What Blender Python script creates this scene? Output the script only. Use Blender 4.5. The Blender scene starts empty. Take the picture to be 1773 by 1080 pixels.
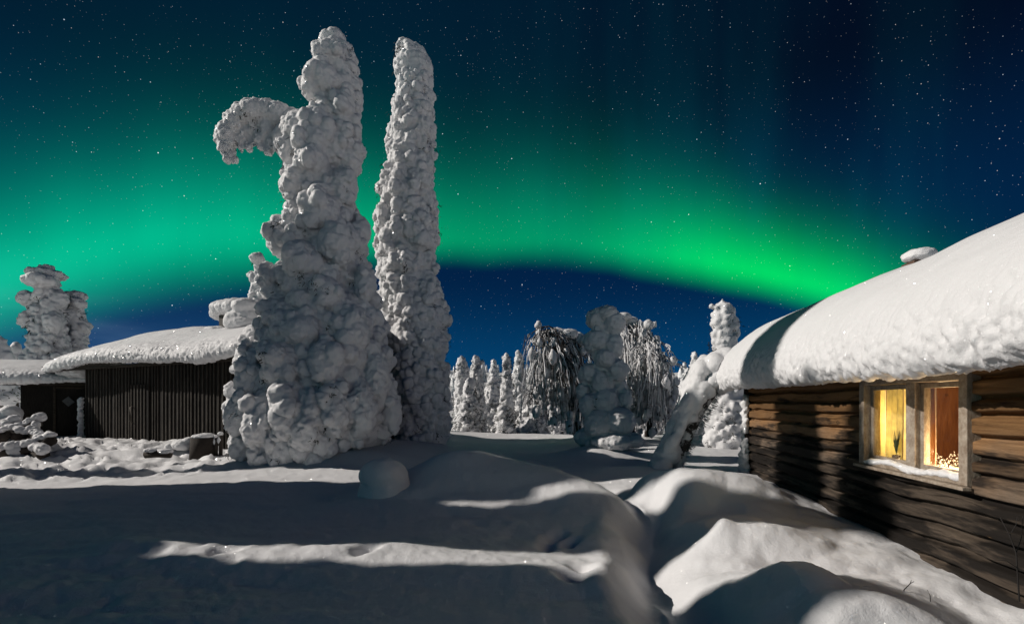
import bpy, bmesh, math, random
import numpy as np
from mathutils import Vector, Matrix, Euler

SC = bpy.context.scene
COL = SC.collection
R = math.radians

# ------------------------------------------------------------------ camera
EYE = 1.7
FPX = 850.0
cam_d = bpy.data.cameras.new('camera'); cam = bpy.data.objects.new('camera', cam_d); COL.objects.link(cam)
cam.location = (0, 0, EYE); cam.rotation_euler = (R(90), 0, 0)
cam_d.sensor_width = 36.0; cam_d.lens = 36.0 * FPX / 1773.0
cam_d.shift_y = (697 - 540) / 1773.0
cam_d.clip_start = 0.05; cam_d.clip_end = 3000
SC.camera = cam
SC.view_settings.view_transform = 'Standard'; SC.view_settings.look = 'None'
SC.view_settings.exposure = 0.0; SC.view_settings.gamma = 1.0
SC.cycles.use_denoising = True
SC.cycles.max_bounces = 6
SC.cycles.diffuse_bounces = 1
SC.cycles.transparent_max_bounces = 8
SC.cycles.sample_clamp_indirect = 6

# ------------------------------------------------------------------ world: night sky with aurora and stars
W = bpy.data.worlds.new('World'); SC.world = W; W.use_nodes = True
wt = W.node_tree; wt.nodes.clear()

class NB:                                   # tiny node expression helper
    def __init__(s, t): s.t = t
    def _in(s, sock, v):
        if hasattr(v, 'is_output'): s.t.links.new(v, sock)
        else: sock.default_value = v
    def m(s, op, a, b=None, c=None, clamp=False):
        n = s.t.nodes.new('ShaderNodeMath'); n.operation = op; n.use_clamp = clamp
        for i, v in enumerate((a, b, c)):
            if v is not None: s._in(n.inputs[i], v)
        return n.outputs[0]
    def add(s, a, b): return s.m('ADD', a, b)
    def sub(s, a, b): return s.m('SUBTRACT', a, b)
    def mul(s, a, b): return s.m('MULTIPLY', a, b)
    def ss(s, v, lo, hi, a=0.0, b=1.0, smooth=True):
        n = s.t.nodes.new('ShaderNodeMapRange'); n.interpolation_type = 'SMOOTHSTEP' if smooth else 'LINEAR'
        s._in(n.inputs['Value'], v); s._in(n.inputs['From Min'], lo); s._in(n.inputs['From Max'], hi)
        s._in(n.inputs['To Min'], a); s._in(n.inputs['To Max'], b)
        return n.outputs['Result']
    def scale(s, col, f):                   # colour * value
        n = s.t.nodes.new('ShaderNodeVectorMath'); n.operation = 'SCALE'
        s._in(n.inputs[0], col); s._in(n.inputs['Scale'], f); return n.outputs[0]
    def vadd(s, a, b):
        n = s.t.nodes.new('ShaderNodeVectorMath'); n.operation = 'ADD'
        s._in(n.inputs[0], a); s._in(n.inputs[1], b); return n.outputs[0]
    def vmul(s, a, b):
        n = s.t.nodes.new('ShaderNodeVectorMath'); n.operation = 'MULTIPLY'
        s._in(n.inputs[0], a); s._in(n.inputs[1], b); return n.outputs[0]
    def mix(s, f, a, b):
        n = s.t.nodes.new('ShaderNodeMix'); n.data_type = 'RGBA'
        s._in(n.inputs['Factor'], f)
        for k, v in ((6, a), (7, b)):
            s._in(n.inputs[k], (*v, 1) if isinstance(v, tuple) and len(v) == 3 else v)
        return n.outputs[2]
    def noise(s, vec, scale, detail=3, rough=.5, dims='3D'):
        n = s.t.nodes.new('ShaderNodeTexNoise'); n.noise_dimensions = dims
        if vec is not None: s._in(n.inputs['Vector'], vec)
        n.inputs['Scale'].default_value = scale; n.inputs['Detail'].default_value = detail
        n.inputs['Roughness'].default_value = rough
        return n.outputs['Fac']
    def comb(s, x, y, z):
        n = s.t.nodes.new('ShaderNodeCombineXYZ')
        for i, v in enumerate((x, y, z)): s._in(n.inputs[i], v)
        return n.outputs[0]

b = NB(wt)
tc = wt.nodes.new('ShaderNodeTexCoord'); DIR = tc.outputs['Generated']
sp = wt.nodes.new('ShaderNodeSeparateXYZ'); wt.links.new(DIR, sp.inputs[0])
dx, dy, dz = sp.outputs
DEG = 180 / math.pi
az = b.mul(b.m('ARCTAN2', dx, dy), DEG)
el = b.mul(b.m('ARCSINE', dz), DEG)
# lower edge of the auroral arc
a1 = b.add(az, 1.5)
edge = b.sub(b.sub(16.4, b.ss(az, -12.0, -42.0, 0.0, -3.0)), b.mul(b.m('MINIMUM', b.mul(a1, a1), 3500.0), 0.0066))
wob = b.noise(b.comb(b.mul(az, .05), b.mul(el, .03), 0.0), 1.0, 2)
d = b.sub(el, b.add(edge, b.mul(b.sub(wob, .5), 3.0)))
soft = b.ss(az, -36.0, -6.0, 3.6, 1.3)                 # half width of the lower edge
rise = b.ss(d, b.mul(soft, -1.0), b.add(b.mul(soft, 1.0), 1.2))
wdt = b.add(b.ss(az, -30.0, 5.0, 7.0, 6.0), b.ss(az, 5.0, 28.0, 0.0, -1.6))
fall = b.m('EXPONENT', b.mul(b.m('POWER', b.m('DIVIDE', b.m('MAXIMUM', b.sub(d, 1.6), 0.0), wdt), 1.6), -1.0))
lft = b.ss(az, -2.0, -40.0, 0.0, 1.0)
rgt = b.ss(az, 6.0, 27.0, 0.0, 1.0)
rend = b.ss(az, 33.0, 52.0, 1.0, 0.0)
amp = b.mul(b.add(b.add(0.36, b.mul(lft, .40)), b.mul(rgt, .46)), rend)
rays = b.noise(b.comb(b.mul(az, .35), b.mul(el, .02), 3.0), 1.0, 3)
core = b.mul(b.mul(b.mul(rise, fall), amp), b.ss(rays, .25, .75, .96, 1.04))
c_core = b.mix(rgt, b.mix(lft, (.000, .80, .20), (.000, .72, .31)), (.000, .86, .085))
# wide teal glow above the arc
gl = b.mul(b.mul(b.ss(d, -1.0, 8.0), b.m('EXPONENT', b.mul(b.m('MAXIMUM', d, 0.0), -1 / 13.0))), b.ss(az, 8.0, 50.0, 1.0, .75))
rays2 = b.noise(b.comb(b.mul(az, .16), b.mul(el, .025), 9.0), 1.0, 3)
gl = b.mul(gl, b.ss(rays2, .3, .7, b.ss(az, -10.0, 30.0, .9, .45), b.ss(az, -10.0, 30.0, 1.1, 2.1)))
c_gl = b.scale((.0, .028, .038), gl)
# base night blue
top = b.mix(b.ss(az, -20.0, 40.0), (.0006, .0075, .024), (.0008, .0026, .0125))
hor = b.mix(b.ss(az, -45.0, -10.0), (.012, .060, .17), (.0012, .052, .150))
base = b.mix(b.ss(el, 2.0, 15.0), hor, (.0006, .0150, .058))
base = b.mix(b.ss(el, 14.0, 32.0), base, top)
cirr = b.noise(b.comb(b.mul(az, .06), b.mul(el, .25), 4.0), 1.0, 4)
base = b.vadd(base, b.scale((.03, .045, .06), b.mul(b.mul(b.ss(cirr, .5, .75), b.ss(az, -30.0, -44.0)), b.mul(b.ss(el, 11.0, 7.0), b.ss(el, 0.0, 5.0)))))
sky = b.vadd(b.vadd(base, c_gl), b.scale(c_core, core))
# stars
def stars(scale, rad, gain, seedoff):
    v = wt.nodes.new('ShaderNodeTexVoronoi'); v.feature = 'F1'; v.inputs['Scale'].default_value = scale
    o = b.vadd(DIR, seedoff); wt.links.new(o, v.inputs['Vector'])
    s2 = wt.nodes.new('ShaderNodeSeparateXYZ'); wt.links.new(v.outputs['Color'], s2.inputs[0])
    f = b.ss(v.outputs['Distance'], rad * scale, rad * scale * .25)
    br = b.m('POWER', s2.outputs[0], 3.4)
    tint = b.mix(s2.outputs[1], (1.0, .86, .78), (.72, .86, 1.0))
    return b.scale(tint, b.mul(b.mul(f, br), gain))
sky = b.vadd(sky, stars(150.0, .00066, 1.0, (0, 0, 0)))
sky = b.vadd(sky, stars(50.0, .00098, 2.0, (3.1, 1.7, 5.2)))
sky = b.vadd(sky, stars(230.0, .00056, .42, (7.7, 2.3, 1.1)))
# fill glow added low in the unseen sky behind and left of the camera
beh = b.mul(b.mul(b.ss(dy, 0.25, -.35), b.ss(dx, .55, -.75, .10, 1.9)), b.m('EXPONENT', b.mul(b.m('MAXIMUM', el, 0.0), -1 / 8.0)))
sky = b.vadd(sky, b.scale((.022, .034, .056), beh))
sky = b.scale(sky, b.ss(el, -4.0, -.5))
bg = wt.nodes.new('ShaderNodeBackground'); wt.links.new(sky, bg.inputs[0]); bg.inputs[1].default_value = 1.0
wo = wt.nodes.new('ShaderNodeOutputWorld'); wt.links.new(bg.outputs[0], wo.inputs[0])

# ------------------------------------------------------------------ the moon (the one sun lamp)
MOON_EL, MOON_AZ = 30.0, -2.0              # az: degrees the light travels away from +x towards +y
sd = bpy.data.lights.new('moon', 'SUN'); sd.energy = 3.3; sd.angle = R(.55); sd.color = (1.0, .93, .85)
so = bpy.data.objects.new('moon', sd); COL.objects.link(so)
LV = Vector((math.cos(R(MOON_AZ)) * math.cos(R(MOON_EL)), math.sin(R(MOON_AZ)) * math.cos(R(MOON_EL)), -math.sin(R(MOON_EL))))
so.rotation_euler = LV.to_track_quat('-Z', 'Y').to_euler(); so.location = (-20, 0, 20)

# ------------------------------------------------------------------ numeric helpers
def _h(ix, iy, iz, s):
    n = (ix.astype(np.int64) * 374761393 + iy.astype(np.int64) * 668265263 + iz.astype(np.int64) * 2147483647 + s * 1274126177) & 0xffffffff
    n = ((n ^ (n >> 13)) * 1274126177) & 0xffffffff
    n = ((n ^ (n >> 16)) * 2246822519) & 0xffffffff
    return ((n ^ (n >> 15)) & 0xffffff).astype(np.float64) / 0xffffff
def vnoise(p, s=0):                        # value noise -1..1
    f = np.floor(p); i = f.astype(np.int64); t = p - f; t = t * t * t * (t * (t * 6 - 15) + 10)
    out = 0
    for a in (0, 1):
        for c in (0, 1):
            for e in (0, 1):
                w = (t[:, 0] if a else 1 - t[:, 0]) * (t[:, 1] if c else 1 - t[:, 1]) * (t[:, 2] if e else 1 - t[:, 2])
                out = out + w * _h(i[:, 0] + a, i[:, 1] + c, i[:, 2] + e, s)
    return out * 2 - 1
def fbm(p, s=0, oct=3, g=.5):
    o = 0; a = 1
    for k in range(oct):
        o = o + a * vnoise(p * 2 ** k + 17.3 * k, s + k); a *= g
    return o
def worley(p, s=0):                        # F1 distance
    f = np.floor(p); i = f.astype(np.int64); best = np.full(len(p), 9.0)
    for a in (-1, 0, 1):
        for c in (-1, 0, 1):
            for e in (-1, 0, 1):
                jx, jy, jz = i[:, 0] + a, i[:, 1] + c, i[:, 2] + e
                q = (jx + _h(jx, jy, jz, s) - p[:, 0]) ** 2 + (jy + _h(jx, jy, jz, s + 7) - p[:, 1]) ** 2 + (jz + _h(jx, jy, jz, s + 13) - p[:, 2]) ** 2
                best = np.minimum(best, q)
    return np.sqrt(best)
def sstep(x, a, c):
    t = np.clip((x - a) / (c - a), 0, 1); return t * t * (3 - 2 * t)
def puff(p, f, s=0):                       # rounded cauliflower bumps, 0..1
    return 1 - np.clip(worley(p * f, s), 0, 1) ** 2

# ------------------------------------------------------------------ mesh helpers
def mk(name, V, F, mat, parent=None, smooth=True, loc=None):
    me = bpy.data.meshes.new(name)
    if isinstance(F, np.ndarray):
        n, k = F.shape
        me.vertices.add(len(V)); me.vertices.foreach_set('co', np.asarray(V, np.float32).ravel())
        me.loops.add(n * k); me.loops.foreach_set('vertex_index', F.ravel().astype(np.int32))
        me.polygons.add(n); me.polygons.foreach_set('loop_start', np.arange(0, n * k, k, dtype=np.int32))
        me.update(calc_edges=True); me.validate()
    else:
        me.from_pydata([tuple(v) for v in V], [], F); me.update()
    return link(name, me, mat, parent, smooth, loc)
def link(name, me, mat, parent=None, smooth=True, loc=None):
    me.name = name
    me.materials.clear()
    for m_ in (mat if isinstance(mat, (list, tuple)) else [mat]): me.materials.append(m_)
    if smooth: me.polygons.foreach_set('use_smooth', np.ones(len(me.polygons), dtype=bool))
    o = bpy.data.objects.new(name, me); COL.objects.link(o)
    if parent: o.parent = parent
    if loc is not None: o.location = loc
    return o
def thing(name, label, cat, loc=(0, 0, 0), rz=0, group=None):
    o = bpy.data.objects.new(name, None); COL.objects.link(o); o.empty_display_size = .2
    o.location = loc; o.rotation_euler = (0, 0, rz); o['label'] = label; o['category'] = cat
    if group: o['group'] = group
    return o
def tag(o, label, cat, group=None):
    o['label'] = label; o['category'] = cat
    if group: o['group'] = group
    return o
def copy_tree(o, loc, rz=0, sc=(1, 1, 1), label=None, group=None):
    c = o.copy(); COL.objects.link(c); c.location = loc; c.rotation_euler = (0, 0, rz); c.scale = sc
    if label: c['label'] = label
    if group: c['group'] = group
    for ch in list(o.children):
        k = ch.copy(); COL.objects.link(k); k.parent = c
    return c

class MB:                                   # collects boxes and tubes into one mesh
    def __init__(s): s.V = []; s.F = []
    def box(s, x0, x1, y0, y1, z0, z1, M=None):
        n = len(s.V)
        for p in ((x0, y0, z0), (x1, y0, z0), (x1, y1, z0), (x0, y1, z0), (x0, y0, z1), (x1, y0, z1), (x1, y1, z1), (x0, y1, z1)):
            s.V.append(tuple(M @ Vector(p)) if M else p)
        for f in ((0, 3, 2, 1), (4, 5, 6, 7), (0, 1, 5, 4), (1, 2, 6, 5), (2, 3, 7, 6), (3, 0, 4, 7)):
            s.F.append(tuple(n + i for i in f))
        return s
    def tube(s, pts, rad, k=6, cap=True):
        n = len(s.V); P = [Vector(p) for p in pts]
        if not hasattr(rad, '__len__'): rad = [rad] * len(P)
        for i, p in enumerate(P):
            t = (P[min(i + 1, len(P) - 1)] - P[max(i - 1, 0)]).normalized()
            u = t.orthogonal().normalized() if abs(t.z) > .999 else t.cross(Vector((0, 0, 1))).normalized(); w = t.cross(u)
            for j in range(k):
                a = 2 * math.pi * j / k
                s.V.append(tuple(p + (u * math.cos(a) + w * math.sin(a)) * rad[i]))
        for i in range(len(P) - 1):
            for j in range(k):
                a0 = n + i * k + j; a1 = n + i * k + (j + 1) % k
                s.F.append((a0, a1, a1 + k, a0 + k))
        if cap:
            s.F.append(tuple(n + j for j in range(k))[::-1]); s.F.append(tuple(n + (len(P) - 1) * k + j for j in range(k)))
        return s
    def quad(s, a, b_, c, d_):
        n = len(s.V); s.V += [tuple(a), tuple(b_), tuple(c), tuple(d_)]; s.F.append((n, n + 1, n + 2, n + 3)); return s
    def build(s, name, mat, parent=None, smooth=False, bevel=0, loc=None, second=None):
        o = mk(name, s.V, s.F, mat, parent, smooth, loc)
        if second is not None:
            for p_ in o.data.polygons: p_.material_index = 1 if p_.index >= second else 0
        if bevel:
            m_ = o.modifiers.new('bevel', 'BEVEL'); m_.width = bevel; m_.segments = 2; m_.limit_method = 'ANGLE'
        return o

_ico = {}
def ico(k):
    if k not in _ico:
        bm = bmesh.new(); bmesh.ops.create_icosphere(bm, subdivisions=k, radius=1.0)
        V = np.array([v.co[:] for v in bm.verts]); F = np.array([[v.index for v in f.verts] for f in bm.faces]); bm.free()
        _ico[k] = (V, F)
    return _ico[k]
def blob_union(E, vox, smooth_it=1):
    """E: list of (centre, radii, 3x3 rotation or None). Returns V, F(quads), normals of the fused skin."""
    V0, F0 = ico(2); VV = []; FF = []; n = 0
    for c, r, M in E:
        v = V0 * np.asarray(r)
        if M is not None: v = v @ np.asarray(M).T
        VV.append(v + np.asarray(c)); FF.append(F0 + n); n += len(V0)
    me = bpy.data.meshes.new('t'); V = np.vstack(VV); F = np.vstack(FF)
    me.vertices.add(len(V)); me.vertices.foreach_set('co', V.astype(np.float32).ravel())
    me.loops.add(F.size); me.loops.foreach_set('vertex_index', F.ravel().astype(np.int32))
    me.polygons.add(len(F)); me.polygons.foreach_set('loop_start', np.arange(0, F.size, 3, dtype=np.int32)); me.update(calc_edges=True)
    o = bpy.data.objects.new('t', me); COL.objects.link(o)
    m_ = o.modifiers.new('r', 'REMESH'); m_.mode = 'VOXEL'; m_.voxel_size = vox; m_.adaptivity = 0
    dg = bpy.context.evaluated_depsgraph_get(); dg.update()
    e = o.evaluated_get(dg); out = bpy.data.meshes.new_from_object(e)
    bpy.data.objects.remove(o); bpy.data.meshes.remove(me)
    for _ in range(smooth_it):
        V = getv(out); V = lap(out, V, .3); out.vertices.foreach_set('co', V.astype(np.float32).ravel())
    out.update()
    return out
def getv(me):
    a = np.empty(len(me.vertices) * 3, np.float32); me.vertices.foreach_get('co', a); return a.reshape(-1, 3).astype(np.float64)
def getn(me):
    a = np.empty(len(me.vertices) * 3, np.float32); me.vertex_normals.foreach_get('vector', a); return a.reshape(-1, 3).astype(np.float64)
def edges(me):
    a = np.empty(len(me.edges) * 2, np.int32); me.edges.foreach_get('vertices', a); return a.reshape(-1, 2)
def lap(me, V, f):
    E = edges(me); S = np.zeros_like(V); C = np.zeros(len(V))
    np.add.at(S, E[:, 0], V[E[:, 1]]); np.add.at(S, E[:, 1], V[E[:, 0]])
    np.add.at(C, E[:, 0], 1); np.add.at(C, E[:, 1], 1)
    return V + (S / np.maximum(C, 1)[:, None] - V) * f
def setv(me, V): me.vertices.foreach_set('co', V.astype(np.float32).ravel()); me.update()
def sharpen(me, amt, it=8):
    V = getv(me); S = V
    for _ in range(it): S = lap(me, S, .6)
    setv(me, V + amt * (V - S))
def snow_detail(me, seed, lump=.05, f=3.2, fine=.012, ff=14., big=.05):
    V = getv(me); N = getn(me)
    Wp = V + .05 * np.stack([vnoise(V * 2.5, seed + 21), vnoise(V * 2.5, seed + 22), vnoise(V * 2.5, seed + 23)], 1) / max(f / 3, .5)
    mod = .55 + .9 * sstep(vnoise(V * .9, seed + 31), -.5, .6)
    D = big * fbm(V * 1.1, seed, 2) + lump * mod * (puff(Wp, f, seed + 3) - .6) + lump * .55 * mod * (puff(Wp, f * 2.2, seed + 5) - .5) + fine * fbm(V * ff, seed + 9, 3)
    setv(me, V + N * D[:, None])
    return me

# ------------------------------------------------------------------ materials
def new_mat(name):
    m_ = bpy.data.materials.new(name); m_.use_nodes = True
    t = m_.node_tree; p = t.nodes['Principled BSDF']; return m_, NB(t), p
def objco(nb, kind='Object'):
    n = nb.t.nodes.new('ShaderNodeTexCoord'); return n.outputs[kind]
def bump(nb, p, h, strength, dist):
    n = nb.t.nodes.new('ShaderNodeBump'); n.inputs['Strength'].default_value = strength; n.inputs['Distance'].default_value = dist
    nb.t.links.new(h, n.inputs['Height']); nb.t.links.new(n.outputs[0], p.inputs['Normal'])
def snow_mat(name, grain=1.0, col=(.86, .86, .875)):
    m_, nb, p = new_mat(name); co = objco(nb)
    n1 = nb.noise(co, 22.0, 4, .6); n2 = nb.noise(co, 110.0, 2, .6); n3 = nb.noise(co, 2.0, 3)
    nb._in(p.inputs['Base Color'], nb.mix(n3, tuple(c * .93 for c in col), col))
    p.inputs['Roughness'].default_value = .62; p.inputs['Specular IOR Level'].default_value = .3
    h = nb.add(nb.mul(n1, .7), nb.mul(n2, .35))
    bump(nb, p, h, .55 * grain, .022)
    v = nb.t.nodes.new('ShaderNodeTexVoronoi'); v.inputs['Scale'].default_value = 75.0; nb.t.links.new(co, v.inputs['Vector'])   # loose ice crystals that catch the moon
    g_ = nb.t.nodes.new('ShaderNodeNewGeometry'); rv = nb.vadd(nb.vadd(nb.scale(v.outputs['Color'], 2.2), (-1.1, -1.1, -1.1)), g_.outputs['Normal'])
    nn = nb.t.nodes.new('ShaderNodeVectorMath'); nn.operation = 'NORMALIZE'; nb.t.links.new(rv, nn.inputs[0])
    gl_ = nb.t.nodes.new('ShaderNodeBsdfGlossy'); gl_.inputs['Roughness'].default_value = .22; nb.t.links.new(nn.outputs[0], gl_.inputs['Normal'])
    w_ = nb.t.nodes.new('ShaderNodeTexWhiteNoise'); nb.t.links.new(v.outputs['Color'], w_.inputs['Vector'])
    mk_ = nb.mul(nb.ss(w_.outputs['Value'], .935, .945), nb.ss(v.outputs['Distance'], .42, .34)); mx = nb.t.nodes.new('ShaderNodeAddShader')
    nb.t.links.new(nb.scale((.9, .9, .9), mk_), gl_.inputs[0]); nb.t.links.new(p.outputs[0], mx.inputs[0]); nb.t.links.new(gl_.outputs[0], mx.inputs[1]); nb.t.links.new(mx.outputs[0], nb.t.nodes['Material Output'].inputs[0])
    return m_
SNOW = snow_mat('snow'); SNOWG = snow_mat('snow_ground', .8)
def wood_mat(name, dark, light, along=(1, 1, 1), rough=.8, extra=None, knots=True):
    m_, nb, p = new_mat(name); co = objco(nb)
    v = nb.vmul(co, along)
    g = nb.noise(v, 9.0, 5, .65); g2 = nb.noise(v, 34.0, 3, .6); big = nb.noise(co, 1.3, 3)
    f = nb.add(nb.mul(g, .75), nb.mul(g2, .35))
    f = nb.m('ADD', nb.mul(nb.sub(f, .55), 3.2), nb.add(nb.mul(big, .9), -.02), clamp=True)
    c = nb.mix(f, dark, light)
    if knots:
        k = nb.t.nodes.new('ShaderNodeTexVoronoi'); k.inputs['Scale'].default_value = 2.2; nb.t.links.new(nb.vmul(co, (1, .7, 1.2)), k.inputs['Vector'])
        ring = nb.ss(k.outputs['Distance'], .085, .03)
        c = nb.mix(nb.mul(ring, .8), c, (dark[0] * .6, dark[1] * .6, dark[2] * .6))
    if extra: c = extra(nb, co, c)
    nb._in(p.inputs['Base Color'], c); p.inputs['Roughness'].default_value = rough
    p.inputs['Specular IOR Level'].default_value = .2
    bump(nb, p, nb.add(g, nb.mul(g2, .6)), .6, .012)
    return m_
def flat_mat(name, col, rough=.7, var=.25, scale=12.0):
    m_, nb, p = new_mat(name); co = objco(nb); n = nb.noise(co, scale, 4)
    nb._in(p.inputs['Base Color'], nb.mix(n, tuple(c * (1 - var) for c in col), tuple(c * (1 + var) for c in col)))
    p.inputs['Roughness'].default_value = rough; bump(nb, p, n, .2, .01)
    return m_
NEEDLE = flat_mat('needles', (.016, .020, .012), .8, .5)
BARK = flat_mat('bark', (.045, .035, .028), .9, .4)
TWIG = flat_mat('twig', (.03, .026, .024), .85, .3)
def frosted(name, share):                   # rime on thin twigs: white over dark bark in patches
    m_, nb, p = new_mat(name); co = objco(nb)
    n = nb.noise(co, 3.5, 4, .65)
    nb._in(p.inputs['Base Color'], nb.mix(nb.ss(n, .62 - share * .3, .72 - share * .3), (.035, .03, .028), (.82, .82, .84)))
    p.inputs['Roughness'].default_value = .75
    return m_
RIME = frosted('rime_twig', .95)
RIMED = frosted('rime_twig_sparse', .28)

# ------------------------------------------------------------------ terrain
def P(x, y, Y):                             # where a photo point lies at depth Y
    return Vector(((x - 886.5) / FPX * Y, Y, EYE + (697 - y) / FPX * Y))
def X_at(x, Y): return (x - 886.5) / FPX * Y

def gauss(X, Y, cx, cy, sx, sy, rot=0, pw=2):
    c, s = math.cos(R(rot)), math.sin(R(rot)); u = ((X - cx) * c + (Y - cy) * s) / sx; v = (-(X - cx) * s + (Y - cy) * c) / sy
    return np.exp(-.5 * (u * u + v * v) ** (pw / 2))
def pathd(X, Y, pts):                       # distance to polyline + param
    best = np.full(X.shape, 1e9); tt = np.zeros(X.shape); n = len(pts) - 1
    for i in range(n):
        (ax, ay), (bx, by) = pts[i], pts[i + 1]
        t = np.clip(((X - ax) * (bx - ax) + (Y - ay) * (by - ay)) / ((bx - ax) ** 2 + (by - ay) ** 2), 0, 1)
        dd = np.hypot(X - ax - t * (bx - ax), Y - ay - t * (by - ay)); m_ = dd < best
        best = np.where(m_, dd, best); tt = np.where(m_, (i + t) / n, tt)
    return best, tt
PRINTS = [(.55, 6.05), (.68, 5.8), (.42, 5.75), (.68, 4.75), (.56, 4.5), (-3.05, 5.2), (-1.55, 5.22)]
def height(X, Y):
    X = np.asarray(X, float); Y = np.asarray(Y, float); S = X.shape; X = X.ravel(); Y = Y.ravel()
    P3 = np.stack([X, Y, 0 * X], 1); r = np.hypot(X, Y)
    h = .10 * fbm(P3 * .22, 5, 2) * sstep(r, 3, 9)
    # rise to the yard of the sheds
    h += .52 * sstep(-X, 4.5, 11) * sstep(Y, 10.0, 15.0)
    h += .16 * sstep(Y, 10.6, 12.0) * sstep(-X, 0.5, 4) * (1 - sstep(-X, 4.5, 11))
    # snow skirt below the tall trees
    h += .42 * gauss(X, Y, -4.1, 12.6, 1.9, 1.5)
    h += .25 * gauss(X, Y, -2.7, 15.3, 1.8, 1.5)
    h += .45 * gauss(X, Y, 2.78, 14.6, 1.0, .8)
    # central drift
    h += .76 * gauss(X, Y, -.95, 8.8, .80, .75, 8)
    h += .36 * gauss(X, Y, .35, 8.2, .7, .75, -15)
    h += .20 * gauss(X, Y, 1.0, 7.4, .4, .8, 25)
    h += .10 * gauss(X, Y, -2.05, 7.9, .6, .5)
    # bank along the cabin
    h += .48 * gauss(X, Y, 2.9, 7.55, 1.15, .62, -4, 3)
    h += .22 * gauss(X, Y, 3.35, 6.2, .9, 1.3, 8)
    h += .22 * gauss(X, Y, 2.62, 5.35, .40, .22, -12)
    h += .12 * gauss(X, Y, 2.35, 5.5, .12, .12)
    h += .24 * gauss(X, Y, 2.4, 3.9, .50, .5, 12)
    h += .12 * gauss(X, Y, 2.55, 3.4, .35, .5, 30)
    h += .30 * gauss(X, Y, 4.15, 9.6, .9, 1.0)
    h += .22 * gauss(X, Y, 3.0, 11.3, .7, .7)
    # shovelled track that winds between the drifts
    dd, tt = pathd(X, Y, [(1.28, 1.2), (1.3, 3.6), (1.36, 4.6), (1.55, 5.6), (1.95, 6.9), (1.75, 8.3), (1.5, 10.0)])
    wob = .12 * vnoise(P3 * 1.4, 41)
    h -= .34 * np.exp(-((dd + wob) / .27) ** 2 * .9) * sstep(r, 2.0, 4.5) * (1 - sstep(Y, 7.5, 10))
    h += .15 * (.45 + .55 * vnoise(P3 * 1.9, 43)) * np.exp(-((dd + wob - .55) / .20) ** 2) * sstep(.6 * (1.3 - X), -.2, .3) * (1 - sstep(Y, 5.6, 7))
    # long low drift that catches the light in front
    dr, tr = pathd(X, Y, [(-4.2, 5.38), (-3, 5.25), (-1.2, 5.16), (0, 4.85), (.9, 4.45), (1.3, 4.2)])
    h += .13 * np.exp(-(dr / .45) ** 2)
    # wind ripples and trodden snow
    h += .026 * fbm(P3 * np.array([.8, 2.0, 1]), 61, 4) + .010 * (1 - np.abs(vnoise(P3 * np.array([1.6, 3.6, 1]), 63))) * sstep(vnoise(P3 * .5, 64), -.2, .5)
    rt = sstep(X, 1.5, 2.3) * (1 - sstep(Y, 8.5, 10)) * (1 - sstep(r, 9, 11))
    h += rt * (.14 * (puff(P3 * np.array([.9, 1.1, 1]), 1.5, 67) - .5) * sstep(vnoise(P3 * .8, 68), -.3, .4) + .03 * fbm(P3 * np.array([2.2, 3.5, 1]), 69, 3))
    h += .007 * fbm(P3 * 6, 65, 3) + .004 * fbm(P3 * np.array([14, 22, 1]), 66, 2) * (1 - sstep(r, 9, 16))
    trod = sstep(-X, 5.6, 7.5) * sstep(Y, 10.3, 11.5) * (1 - sstep(Y, 15.5, 18)) 
    rough = fbm(P3 * np.array([1.2, 2.2, 1]), 71, 3)
    h += trod * (.15 * rough - .16 * sstep(rough, .15, .45) + .07 * fbm(P3 * np.array([3.0, 5.0, 1]), 77, 2))
    old = sstep(-X, .5, 3) * (1 - sstep(Y, 5.0, 6.5))
    h += old * (.03 * (np.abs(fbm(P3 * np.array([1.6, 3.4, 1]), 81, 3)) - .4) + .012 * fbm(P3 * 7, 83, 2))
    trk, _ = pathd(X, Y, [(-2.8, 9.2), (-.6, 6.6), (.2, 6.0)])
    h -= .025 * np.exp(-(trk / .16) ** 2) * (.5 + .5 * np.sin(trk * 3 + (X - Y) * 7))
    for i, (px, py) in enumerate(PRINTS):
        a = 20 + 31 * (i % 5); g = gauss(X, Y, px, py, .10, .065, a); g2 = gauss(X, Y, px + .13, py - .06, .10, .08, a)
        h += -.16 * g + .028 * g2
    # beyond the field the ground falls, then the fells rise
    h -= 1.0 * sstep(Y, 25.5, 34)
    h -= .5 * sstep(-X, 19, 30)
    hill = sstep(r, 60, 240) * (14.0 + 3.0 * fbm(P3 * .006, 91, 2)) * (.35 + .65 * sstep(Y, -40, 80))
    h += hill + sstep(r, 50, 120) * 1.2 * fbm(P3 * .03, 95, 2)
    return h.reshape(S)
def hz(x, y): return float(height(np.array([x]), np.array([y]))[0])

ang = np.concatenate([np.arange(-64, 64, .19), np.arange(64, 296, 2.9)])
rr = [.35]
while rr[-1] < 40: rr.append(rr[-1] * 1.0085)
while rr[-1] < 620: rr.append(rr[-1] * 1.035)
rr = np.array(rr); A_, R_ = np.meshgrid(np.radians(ang), rr); GX = R_ * np.sin(A_); GY = R_ * np.cos(A_)
GZ = height(GX, GY); nr, na = GX.shape
V = np.stack([GX.ravel(), GY.ravel(), GZ.ravel()], 1)
i0 = (np.arange(nr - 1)[:, None] * na + np.arange(na)[None, :]); i1 = (np.arange(nr - 1)[:, None] * na + (np.arange(na)[None, :] + 1) % na)
F = np.stack([i0, i0 + na, i1 + na, i1], -1).reshape(-1, 4)[:, ::-1]
V = np.vstack([V, [[0, 0, hz(0, 0)]]]); 
ground = mk('ground', V[:-1], F, SNOWG); ground['kind'] = 'structure'

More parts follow.
